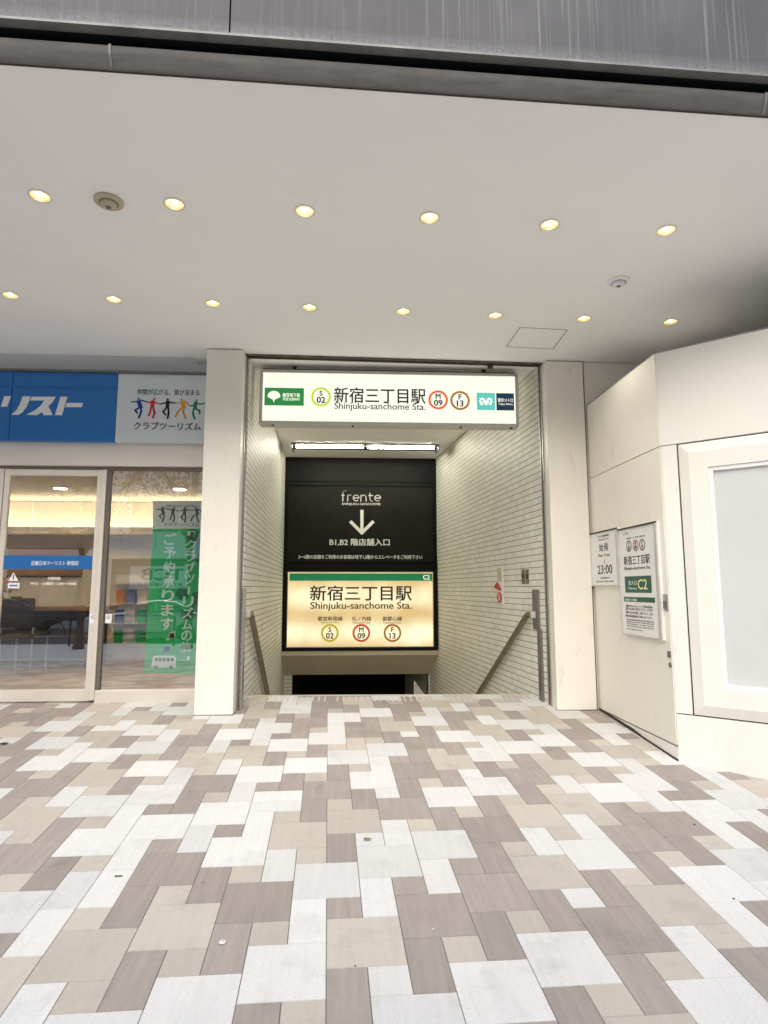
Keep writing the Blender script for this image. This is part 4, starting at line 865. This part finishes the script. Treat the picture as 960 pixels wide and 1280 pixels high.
K_([(607, 88), (675, 88), (620, 272), (550, 272)]); K_([(668, 150), (832, 150), (815, 192), (655, 192)]); build('letter', s, M['white'], t)
s = MB(); SG.rect(s, -6.5, zt-.17, us-.004, zt-.145, .0006, .002); build('stripe', s, M['blue'], t)
t = thing('white_shop_sign', (-2.0, 6.16, zb), 'pale shop sign board with five coloured dancing figures', 'sign')
s = MB(); SG.rect(s, us+.002, zb, -1.385, zt, -.06, 0); build('board', s, M['sign_pale'], t, bevel=.003)
s = MB(); s.box((-6.5, 6.10, zt+.001), (-1.385, 6.19, zt+.022)); build('cap_rail', s, M['dull_metal'], t)
def dancers(fr, parent, cx, cy, sc, mats, n, foot=True):
    """five leaping figures holding hands; coordinates measured on the sign in a 110 x 100 box"""
    F_ = [ # head, limbs (polylines with widths)
      ((204, 336), [((125, 372), (180, 366), 15), ((196, 362), (238, 352), (282, 368), 15), ((205, 365), (225, 425), 44), ((210, 432), (165, 462), (190, 492), 20), ((228, 432), (232, 475), (205, 545), 22)]),
      ((374, 340), [((288, 366), (330, 378), (360, 362), 15), ((370, 372), (435, 394), 13), ((362, 365), (352, 425), 42), ((340, 432), (330, 480), (312, 520), 20), ((362, 432), (378, 490), (360, 545), 22)]),
      ((521, 343), [((445, 392), (505, 378), 14), ((530, 366), (560, 380), (602, 380), 15), ((522, 368), (515, 432), 40), ((505, 440), (470, 476), (497, 512), 20), ((528, 440), (530, 490), (520, 550), 22)]),
      ((674, 348), [((612, 382), (665, 380), 13), ((690, 370), (725, 372), (752, 405), 17), ((685, 372), (698, 432), 44), ((672, 440), (630, 478), (605, 535), 20), ((695, 440), (690, 480), (716, 552), 22)]),
      ((836, 352), [((765, 410), (800, 412), (825, 380), 15), ((845, 388), (880, 395), (926, 384), 13), ((826, 378), (818, 440), 40), ((805, 450), (795, 495), (815, 555), 22), ((832, 448), (870, 468), (868, 500), 20)])]
    for (hd, limbs), mt_ in zip(F_, mats):
        s = MB(); T = lambda p: fr.px(cx+(p[0]-520)/8.727*sc, cy+(p[1]-445)/8.727*sc)
        u, v = T(hd); w0 = fr.px(1+cx, cy)[0]-fr.px(cx, cy)[0]
        ks = [(u+w0*1.35*sc*math.cos(a*.5236), v+w0*1.5*sc*math.sin(a*.5236)) for a in range(12)]; fr.shape(s, ks, n, n+.0016)
        for q, lm in enumerate(limbs): fr.stroke(s, [T(p) for p in lm[:-1]], lm[-1]/8.727*sc*w0, n, n+.0017+q*.0001)
        build('dancer', s, mt_, parent)
cols = [paint('figure_blue', srgb(30, 70, 140), .4), paint('figure_red', srgb(205, 45, 62), .4), paint('figure_black', srgb(25, 25, 28), .4), paint('figure_yellow', srgb(216, 156, 40), .4), paint('figure_green', srgb(20, 130, 84), .4)]
dancers(SG, t, 209.6, 511.0, 1.0, cols, .0006)
line(SG, t, 'tagline', M['grey_ink'], '仲間が広がる、旅が深まる', 171.8, 249.4, 489.6, 491.0, 7.4, .001, bold=.02)
line(SG, t, 'company_name', M['grey_ink'], 'クラブツーリズム', 167.4, 251.2, 532.2, 532.8, 9.4, .001, bold=.035)

# banner hung inside the window
BF = Frame((0, 6.36, 0), (1, 0, 0), (0, -1, 0))
t = thing('window_banner', (-1.75, 6.37, .75), 'green and white travel banner hanging inside the shop window', 'banner')
M['paper'] = paint('paper', (.92, .92, .90), .6, var=.01); M['banner_green'] = paint('banner_green', srgb(40, 190, 105), .5, var=.06, scale=3)
M['banner_dark'] = paint('banner_dark', srgb(10, 120, 62), .5, var=.06, scale=3)
P = lambda x, y: BF.px(x, y)
s = MB(); BF.shape(s, [P(180, 841), P(253, 843), P(256, 661), P(191, 661)], 0, .002); build('green_sheet', s, M['banner_green'], t)
s = MB(); BF.shape(s, [P(191, 660.6), P(256, 660.6), P(256, 626), P(191.5, 626)], 0, .002); build('white_top', s, M['paper'], t)
s = MB(); r3 = random.Random(5)
for cx, cy, rx, ry in ((243, 672, 9, 12), (250, 690, 7, 14), (228, 742, 8, 9), (246, 752, 8, 16), (236, 768, 12, 7)):
    BF.shape(s, [P(cx+rx*math.cos(k*.45)*r3.uniform(.75, 1.15), cy+ry*math.sin(k*.45)*r3.uniform(.75, 1.15)) for k in range(14)][::-1], .0021, .0026+r3.random()*.0004)
build('painted_reflection', s, M['banner_dark'], t)  # darker green patches painted in for dark tree reflections on the glass
s = MB()
def column(txt, x0, x1, y0, y1, w, h):
    for k, ch in enumerate(txt):
        f = k/(len(txt)-1); x, y = x0+(x1-x0)*f, y0+(y1-y0)*f
        ww, hh = w, h
        if ch in '「」': ww, hh = w*.7, h*.42
        if ch == 'ー': write_px(BF, s, '｜', x-.8, x+.8, y, y, h*.8, .0034); continue
        write_px(BF, s, ch, x-ww/2, x+ww/2, y, y, hh, .0034, bold=.025)
column('「クラブツーリズムの旅」', 239.5, 232.0, 667, 823, 12.5, 12.8)
column('ご予約承ります', 213, 208.6, 673.5, 780, 14.5, 14.5)
p = lambda x, y: BF.px(x/3.5556, 640+y/3.5556)
BF.shape(s, [p(672, 690), p(782, 690), p(782, 645), p(770, 638), p(690, 638), p(680, 645)], .0024, .0034); build('lettering', s, M['paper'], t)
s = MB()
for x in (695, 712, 730, 748, 766): BF.shape(s, [p(x-7, 664), p(x+7, 664), p(x+7, 648), p(x-7, 648)], .0036, .0042)
for x in (694, 760): u, v = p(x, 690); BF.ring(s, u, v, .0, .018, .0036, .0042, seg=16)
build('bus_print', s, M['banner_dark'], t)
s = MB(); write(BF, s, '♫', *p(740, 570), *p(778, 530), .0036, bold=.02); build('note_print', s, M['pale_yellow'], t)
s = MB(); write(BF, s, '♫', *BF.px(202, 816.5), *BF.px(211.5, 807.5), .0037, bold=.02); build('note_print', s, M['blue'], t)
gr = [M['grey_ink']]*5
dancers(BF, t, 231, 643.5, .78, gr, .0022)
s = MB(); write_px(BF, s, 'クラブツーリズム', 205, 249, 655.5, 655.8, 4.4, .0024, bold=.02); write_px(BF, s, '仲間が広がる、旅が深まる', 207, 249, 632.5, 632.8, 3.6, .0024); build('small_lettering', s, M['grey_ink'], t)

# ------------------------------------------------------------------ shop interior
M['int_wall'] = paint('int_wall', (.70, .66, .60), .7, var=.04, scale=1)
M['int_ceil'] = paint('int_ceil', (.80, .78, .74), .7, var=.02)
M['int_floor'] = paint('int_floor', (.30, .23, .165), .45, var=.12, scale=2)
M['wood'] = paint('wood', (.36, .20, .09), .5, var=.2, scale=2, stretch=(2, 2, 14))
M['dark_wood'] = paint('dark_wood', (.06, .05, .05), .4, var=.2, scale=3)
M['cove'] = glow('cove', (1.0, .84, .58), 11*K)
M['shop_lamp'] = glow('shop_lamp', (1.0, .92, .78), 26*K)
ZI = .480
s = MB(); s.box((-9, 6.33, ZI-.2), (-1.46, 10.6, ZI)); tag(build('shop_floor', s, M['int_floor'], loc=(-4, 8, ZI)), 'brown floor inside the travel shop', 'floor', kind='structure')
s = MB(); s.box((-9, 10.4, ZI+.001), (-1.46, 10.55, 2.98)); tag(build('shop_wall', s, M['int_wall'], loc=(-4, 10.4, ZI)), 'warm beige back wall inside the travel shop', 'wall')
s = MB(); s.box((-1.459, 6.34, ZI-.1), (-1.40, 10.6, 3.1)); tag(build('shop_wall', s, M['int_wall'], loc=(-1.43, 8, ZI)), 'beige side wall inside the shop behind the green banner', 'wall')
s = MB(); s.box((-9, 6.41, 2.99), (-1.46, 10.6, 3.1)); tag(build('shop_ceiling', s, M['int_ceil'], loc=(-4, 8, 2.99)), 'shop ceiling', 'ceiling', kind='structure')
t = thing('cove_light', (-4.5, 10.3, 2.52), 'long warm cove light glowing along the back of the shop', 'light')
s = MB(); s.box((-8.9, 10.02, 2.40), (-1.6, 10.06, 2.52)); s.box((-8.9, 10.061, 2.40), (-1.6, 10.39, 2.43)); build('trough', s, M['int_wall'], t)
s = MB(); s.box((-8.8, 10.10, 2.44), (-1.7, 10.22, 2.50)); build('strip', s, M['cove'], t)
for k, (x, y) in enumerate(((-5.9, 7.4), (-4.2, 7.4), (-2.5, 7.4), (-5.9, 9.0), (-4.2, 9.0), (-2.5, 9.0))):
    t = thing('shop_downlight', (x, y, 2.99), ('round lamp in the shop ceiling near the glass', 'round lamp in the shop ceiling near the back')[k//3], 'ceiling light', 'lamps in the shop ceiling '+('near the glass', 'near the back')[k//3])
    s = MB(); s.lathe([(.11, 0), (.11, -.012), (.09, -.014), (.09, 0), (.11, 0)], (x, y, 2.989)); build('rim', s, M['white'], t)
    s = MB(); s.lathe([(.088, -.006), (0, -.006)], (x, y, 2.989)); build('lens', s, M['shop_lamp'], t)
def solid(nm, label, cat, parts, group=None):
    """thing made of boxes: (part name, material, box, box ...)"""
    a = [q for p in parts for bx_ in p[2:] for q in bx_]
    c = ((min(p[0] for p in a)+max(p[0] for p in a))/2, (min(p[1] for p in a)+max(p[1] for p in a))/2, min(p[2] for p in a))
    t = thing(nm, c, label, cat, group)
    for p in parts:
        s = MB()
        for bx_ in p[2:]: s.box(*bx_)
        build(p[0], s, p[1], t, bevel=.006)
    return t
solid('service_counter', 'dark shop counter with a wooden top seen through the door', 'counter', [('body', M['dark_wood'], ((-5.6, 8.6, ZI+.001), (-3.5, 9.2, 1.24))), ('top', M['wood'], ((-5.7, 8.5, 1.241), (-3.4, 9.3, 1.29))), ('kick_panel', M['dull_metal'], ((-5.55, 8.58, ZI+.002), (-3.55, 8.598, .6)))])
M['poster_paper'] = paint('poster_paper', (.72, .70, .64), .5, var=.12, scale=9)
M['poster_blue'] = paint('poster_blue', (.10, .16, .42), .5, var=.3, scale=7)
M['poster_orange'] = paint('poster_orange', (.55, .22, .06), .5, var=.3, scale=7)
solid('counter_sign', 'pale framed sheet standing on the shop counter', 'notice', [('sheet', M['poster_paper'], ((-4.35, 8.9, 1.292), (-3.85, 8.92, 1.62))), ('frame', M['alu'], ((-4.38, 8.921, 1.292), (-3.82, 8.94, 1.65)))])
solid('wall_board', 'brown wooden board on the shop back wall', 'board', [('board', M['wood'], ((-5.6, 10.36, 1.75), (-4.4, 10.395, 2.2))), ('rail', M['dark_wood'], ((-5.6, 10.34, 1.72), (-4.4, 10.359, 1.749)))])
solid('wall_poster', 'blue poster on the shop back wall left of the counter', 'poster', [('sheet', M['poster_blue'], ((-6.6, 10.37, .95), (-5.9, 10.395, 1.7))), ('band', M['poster_paper'], ((-6.55, 10.36, 1.45), (-5.95, 10.369, 1.65)))])
solid('wall_poster', 'orange poster on the shop back wall behind the window', 'poster', [('sheet', M['poster_orange'], ((-3.2, 10.37, 1.05), (-2.5, 10.395, 1.75))), ('band', M['poster_paper'], ((-3.15, 10.36, 1.5), (-2.55, 10.369, 1.7)))])
t = thing('brochure_rack', (-3.1, 9.6, ZI), 'white rack of small colourful brochures inside the window', 'rack')
s = MB(); s.box((-3.6, 9.7, ZI+.001), (-2.4, 9.76, 1.75)); [s.box((-3.6, 9.55, z), (-2.4, 9.699, z+.02)) for z in (.7, 1.0, 1.3, 1.6)]; build('shelf', s, M['white'], t)
r4 = random.Random(11)
for z in (.72, 1.02, 1.32):
    for k in range(7):
        s = MB(); x = -3.56+k*.165; s.box((x, 9.62, z), (x+.13, 9.64, z+.2)); build('brochure', s, r4.choice([M['poster_paper'], M['poster_blue'], M['poster_orange'], M['banner_green'], M['white']]), t)
t = thing('flower_vase', (-4.75, 8.85, 1.292), 'pink flowers in a pale vase on the shop counter', 'flowers')
s = MB(); s.lathe([(.05, 0), (.06, .06), (.035, .16), (.045, .19)], (-4.75, 8.85, 1.292)); build('vase', s, M['white'], t, smooth=True)
M['petal'] = paint('petal', (.72, .40, .40), .7, var=.25, scale=20); M['stem_green'] = paint('stem_green', (.07, .13, .05), .7, var=.3, scale=20)
s = MB(); s2 = MB()
for k in range(70):
    a, r_, z = r4.uniform(0, 6.28), .17*r4.random()**.5, r4.uniform(.22, .42); c = Vector((-4.75+r_*math.cos(a), 8.85+r_*math.sin(a), 1.292+z))
    d = [Vector((r4.uniform(-1, 1), r4.uniform(-1, 1), r4.uniform(-1, 1))).normalized()*.035 for _ in range(3)]
    (s if r4.random() > .35 else s2).poly([c+d[0], c+d[1], c+d[2]])
    if k < 12: s2.tube([(-4.75, 8.85, 1.46), tuple(c)], .004, 5)
build('blossom', s, M['petal'], t, fix=False); build('foliage', s2, M['stem_green'], t, fix=False)
def chair(x, y, lab):
    t = thing('shop_chair', (x, y, ZI), lab, 'chair')
    s = MB(); s.box((x-.22, y-.22, .92), (x+.22, y+.22, .98)); build('seat', s, M['dark_wood'], t, bevel=.02)
    s = MB(); s.box((x-.21, y-.24, 1.05), (x+.21, y-.20, 1.42)); build('backrest', s, M['dark_wood'], t, bevel=.02)
    for sx_ in (-.19, .19):
        for sy_ in (-.19, .19):
            s = MB(); s.tube([(x+sx_, y+sy_, ZI), (x+sx_, y+sy_, .92 if sy_ > 0 else 1.06)], .012, 8); build('leg', s, M['metal'], t)
chair(-5.1, 9.75, 'dark chair behind the shop counter'); chair(-4.1, 8.1, 'dark chair in front of the shop counter')

# ------------------------------------------------------------------ the street behind the camera, seen in the glass
M['bldg_grey'] = paint('bldg_grey', (.80, .79, .76), .7, var=.06, scale=.5)
M['bldg_tan'] = paint('bldg_tan', (.68, .63, .56), .7, var=.08, scale=.5)
M['bldg_dark'] = paint('bldg_dark', (.10, .10, .105), .5, var=.15, scale=.5)
M['win_dark'] = paint('win_dark', (.04, .05, .06), .08, var=.2, spec=.8)
def facade(x0, x1, y, h, mat, lab, cols_, rows, shop_mat, nm='street_building'):
    t = thing(nm, ((x0+x1)/2, y-4, -.13), lab, 'building')
    s = MB(); s.box((x0, y-9, -.3), (x1, y, h)); build('wall', s, mat, t)
    s = MB(); s.box((x0+.3, y+.002, -.12), (x1-.3, y+.10, 3.1)); build('ground_floor', s, shop_mat, t)
    s = MB(); s.box((x0+.1, y+.002, 3.15), (x1-.1, y+.5, 3.6)); build('awning', s, M['white'], t)
    s = MB(); s.box((x0-.05, y-9.1, h+.001), (x1+.05, y+.1, h+.35)); build('parapet', s, mat, t)
    w = (x1-x0)/cols_
    for i in range(cols_):
        for k in range(rows):
            a, z = x0+i*w+w*.16, 4.6+k*3.4
            s = MB(); s.box((a, y+.002, z), (a+w*.68, y+.04, z+1.9)); f = build('window', s, M['win_dark'], t)
            s = MB(); s.box((a-.06, y+.041, z-.1), (a+w*.68+.06, y+.10, z-.02)); s.box((a+w*.34-.03, y+.041, z), (a+w*.34+.03, y+.06, z+1.9)); build('frame', s, M['alu'], f)
    return t
facade(-34, -21, -21, 8.2, M['bldg_tan'], 'tan building across the street with dark shop windows', 4, 1, M['bldg_dark'])
b0 = facade(-20.8, -13.2, -21, 8.8, M['bldg_dark'], 'dark glazed building across the street, mirrored in the door glass', 3, 1, M['win_dark'])
b1 = facade(-13, 2, -21, 8.5, M['bldg_grey'], 'pale grey panelled building across the street, mirrored in the shop window', 2, 1, M['bldg_dark'])
facade(2.3, 16, -21, 7.9, M['bldg_tan'], 'tan building across the street to the right', 4, 1, M['win_dark'])
facade(16.3, 34, -21, 9, M['bldg_grey'], 'grey building across the street farthest to the right', 5, 1, M['bldg_dark'])
s = MB(); [s.box((-13, -20.999, z), (2, -20.985, z+.03)) for z in (5.5, 7.5)]; [s.box((x, -20.998, 3.7), (x+.03, -20.984, 8.5)) for x in (-10.5, -8, -5.5, -3, -.5)]; build('panel_joint', s, M['dull_metal'], b1)
TF = Frame((-10.1, -20.88, 0), (-1, 0, 0), (0, 1, 0))
t = thing('street_sign', (-10.1, -20.85, 1.6), 'white sign with large dark letters across the street, reversed in the glass', 'sign')
s = MB(); TF.rect(s, -1.6, 1.55, 1.6, 2.75, .001, .06); build('board', s, M['white'], t)
s = MB(); write(TF, s, 'TCB', -1.2, 2.0, 1.0, 2.6, .0615, bold=.03); write(TF, s, '東京中央美容外科', -1.2, 1.66, 1.2, 1.86, .0615, bold=.02); build('lettering', s, M['grey_ink'], t)
M['bark'] = paint('bark', (.10, .085, .07), .9, var=.3, scale=12, bump=.5, bscale=30)
M['leaf'] = paint('leaf', (.06, .095, .035), .7, var=.4, scale=9)
def tree(x, y, h, seed, lab):
    r = random.Random(seed); t = thing('street_tree', (x, y, -.14), lab, 'tree', None)
    s = MB(); lv = MB(); top = []
    s.tube([(x, y, -.15), (x+.03, y, 1.0), (x-.05, y+.04, h*.4), (x+.05, y, h*.62)], [.17, .14, .115, .09], 10)
    for k in range(9):
        a = k*2.4+r.random(); z0 = h*(.36+.03*k); L = h*.33*r.uniform(.7, 1.1); d = Vector((math.cos(a), math.sin(a), .9))
        p0 = Vector((x, y, z0)); p1 = p0+d*L*.45; p2 = p1+(d+Vector((0, 0, .5)))*L*.4
        s.tube([p0, p1, p2], [.055, .035, .012], 7); top += [p1, p2, p2+d*.3]
        for q in range(3):
            e = Vector((r.uniform(-1, 1), r.uniform(-1, 1), r.uniform(.1, 1))).normalized()*L*.4; s.tube([p1, p1+e], [.02, .006], 5); top.append(p1+e)
    for p0 in top:
        for q in range(26):
            c = p0+Vector((r.gauss(0, .35), r.gauss(0, .35), r.gauss(0, .25)))
            u = Vector((r.uniform(-1, 1), r.uniform(-1, 1), r.uniform(-1, 1))).normalized()*.07; v = u.cross(Vector((r.uniform(-1, 1), r.uniform(-1, 1), 1))).normalized()*.04
            lv.poly([c-u, c+v, c+u, c-v])
    build('trunk', s, M['bark'], t, smooth=True); build('crown', lv, M['leaf'], t, fix=False)
tree(-4.6, -5.4, 7.5, 2, 'street tree by the kerb mirrored right of the shop window'); tree(-7.6, -5.4, 7.0, 5, 'street tree by the kerb mirrored in the sliding door'); tree(3.5, -5.4, 7.5, 8, 'street tree by the kerb to the right of the entrance')
M['rail_dark'] = paint('rail_dark', (.03, .028, .026), .4, metal=.4, var=.2)
def guard(x0, x1, lab):
    t = thing('guard_rail', ((x0+x1)/2, -6.2, -.14), lab, 'guard rail', None)
    for x in (x0, x1):
        s = MB(); s.tube([(x, -6.2, -.15), (x, -6.2, .72)], .03, 10); build('post', s, M['rail_dark'], t, smooth=True)
    s = MB(); s.tube([(x0, -6.2, .66), (x0+.08, -6.2, .74), (x1-.08, -6.2, .74), (x1, -6.2, .66)], .026, 10); build('top_rail', s, M['rail_dark'], t, smooth=True)
    s = MB(); s.tube([(x0, -6.2, .12), (x1, -6.2, .12)], .018, 8); build('lower_rail', s, M['rail_dark'], t, smooth=True)
    for q in range(2):
        c = x0+(x1-x0)*(.27+.46*q); w = (x1-x0)*.22
        s = MB(); s.tube([(c+w*math.cos(a), -6.2, .12+.54*math.sin(a)) for a in [math.pi*k/14 for k in range(15)]], .014, 8); build('arch', s, M['rail_dark'], t, smooth=True)
guard(-10.4, -8.2, 'dark guard rail with arches by the kerb, mirrored in the sliding door'); guard(-7.4, -5.2, 'dark guard rail with arches by the kerb, mirrored in the fixed window'); guard(-4.2, -2.0, 'dark guard rail with arches by the kerb nearest the pillar'); guard(2.0, 4.2, 'dark guard rail with arches right of the entrance')
M['car_silver'] = paint('car_silver', (.50, .51, .53), .22, metal=.6, var=.02, spec=.7); M['car_dark'] = paint('car_dark', (.03, .032, .04), .2, metal=.3, var=.05, spec=.7); M['tyre'] = paint('tyre', (.02, .02, .02), .8)
M['car_glass'] = paint('car_glass', (.03, .035, .04), .06, spec=.8)
def car(x, y, mat, lab):
    t = thing('car', (x, y, -.27), lab, 'car'); g = -.27; W = .86
    body = [(-2.2, .35), (-2.25, .62), (-2.0, .82), (-1.2, .93), (-.55, 1.0), (1.3, 1.02), (2.0, .95), (2.2, .75), (2.22, .38), (1.85, .26), (-1.9, .25)]
    roof = [(-.95, .95), (-.25, 1.34), (.35, 1.42), (1.0, 1.36), (1.75, 1.0)]
    s = MB(); s.prism([(x+a, y-W, g+z) for a, z in body], (0, 2*W, 0)); build('body', s, mat, t, bevel=.08)
    s = MB(); s.prism([(x+a, y-W+.12, g+z) for a, z in roof], (0, 2*W-.24, 0)); build('roof', s, mat, t, bevel=.07)
    for sg in (-1, 1):
        yy = y+sg*(W-.115); s = MB(); s.prism([(x+a, yy, g+z) for a, z in ((-.72, 1.0), (-.2, 1.28), (.3, 1.35), (.3, 1.0))], (0, sg*.012, 0)); s.prism([(x+a, yy, g+z) for a, z in ((.36, 1.0), (.36, 1.35), (.95, 1.29), (1.45, 1.02))], (0, sg*.012, 0)); build('side_window', s, M['car_glass'], t)
        s = MB(); s.box((x-2.27, y+sg*.62-.14, g+.62), (x-2.12, y+sg*.62+.14, g+.74)); build('headlight', s, M['white'], t, bevel=.02)
    for a in (-1.4, 1.4):
        for sg in (-1, 1):
            s = MB(); s.lathe([(.2, -.1), (.31, -.1), (.33, -.06), (.33, .06), (.31, .1), (.2, .1)], (x+a, y+sg*.78, g+.33), axis='Y', seg=24); w = build('wheel', s, M['tyre'], t, smooth=True)
            s = MB(); s.lathe([(.0, -.095), (.205, -.095), (.205, .095), (0, .095)], (x+a, y+sg*.78, g+.33), axis='Y', seg=24); build('rim', s, M['alu'], w)
car(-7.1, -10.2, M['car_silver'], 'silver car passing on the road, mirrored in the shop window'); car(-14.5, -14, M['car_dark'], 'dark car on the far lane of the road'); car(6, -14, M['car_silver'], 'silver car on the far lane to the right')

# ------------------------------------------------------------------ small things lying on the slabs
def on_floor(x, y):
    d = ray(x, y); t = (floor_z(0, 0)-CAMZ)/(d.z-.0668269*d.y+.008*d.x); p = Vector((0, 0, CAMZ))+d*t; return p
M['dry_leaf'] = paint('dry_leaf', (.22, .20, .10), .8, var=.4, scale=40)
p = on_floor(459, 1050.5); s = MB(); o3 = Vector((.0, 0, .004))
s.add([p+o3+Vector(q) for q in ((-.022, .004, .002), (-.008, .016, .006), (.012, .014, .004), (.024, -.004, .008), (.006, -.012, .003), (-.01, -.010, .004), (.0, .002, .009))], [(0, 6, 1), (1, 6, 2), (2, 6, 3), (3, 6, 4), (4, 6, 5), (5, 6, 0)]); tag(build('fallen_leaf', s, M['dry_leaf'], loc=p, fix=False), 'small dry leaf lying on a white slab', 'leaf')
def pebble(x, y, r, mat, lab, fl=.6):
    p = on_floor(x, y); s = MB(); rr = random.Random(int(x)); s.lathe([(0, 0), (r*.8, 0), (r, r*fl*.4), (r*.75, r*fl*.85), (0, r*fl)], p+Vector((0, 0, .001)), seg=9)
    s.v = [tuple(Vector(q)+Vector((rr.uniform(-1, 1), rr.uniform(-1, 1), 0))*r*.18) for q in s.v]; tag(build('pebble', s, mat, loc=p, smooth=True), lab, 'pebble')
pebble(278, 1179, .015, M['concrete'], 'small pale pebble on a mauve slab at lower left'); pebble(444, 1208, .004, M['ink'], 'tiny black speck of grit at a slab corner'); pebble(543.5, 1117, .004, M['white'], 'tiny white speck of gum on a mauve slab, upper one'); pebble(541, 1162, .0045, M['white'], 'tiny white speck of gum on a mauve slab, lower one')
pebble(868, 1031, .006, M['ink'], 'small dark bit of grit on the mauve slab at right'); pebble(917, 1124, .0055, M['ink'], 'dark bit of grit on the white slab at lower right'); pebble(5, 930, .03, M['ink'], 'small dark lump on a white slab at the far left edge', .25)
s = MB(); p = on_floor(148, 1096); s.box(p+Vector((-.018, -.004, .001)), p+Vector((.018, .006, .005))); tag(build('cigarette_end', s, M['rust'], loc=p, bevel=.002), 'flat brown scrap on the white slab at left', 'litter')
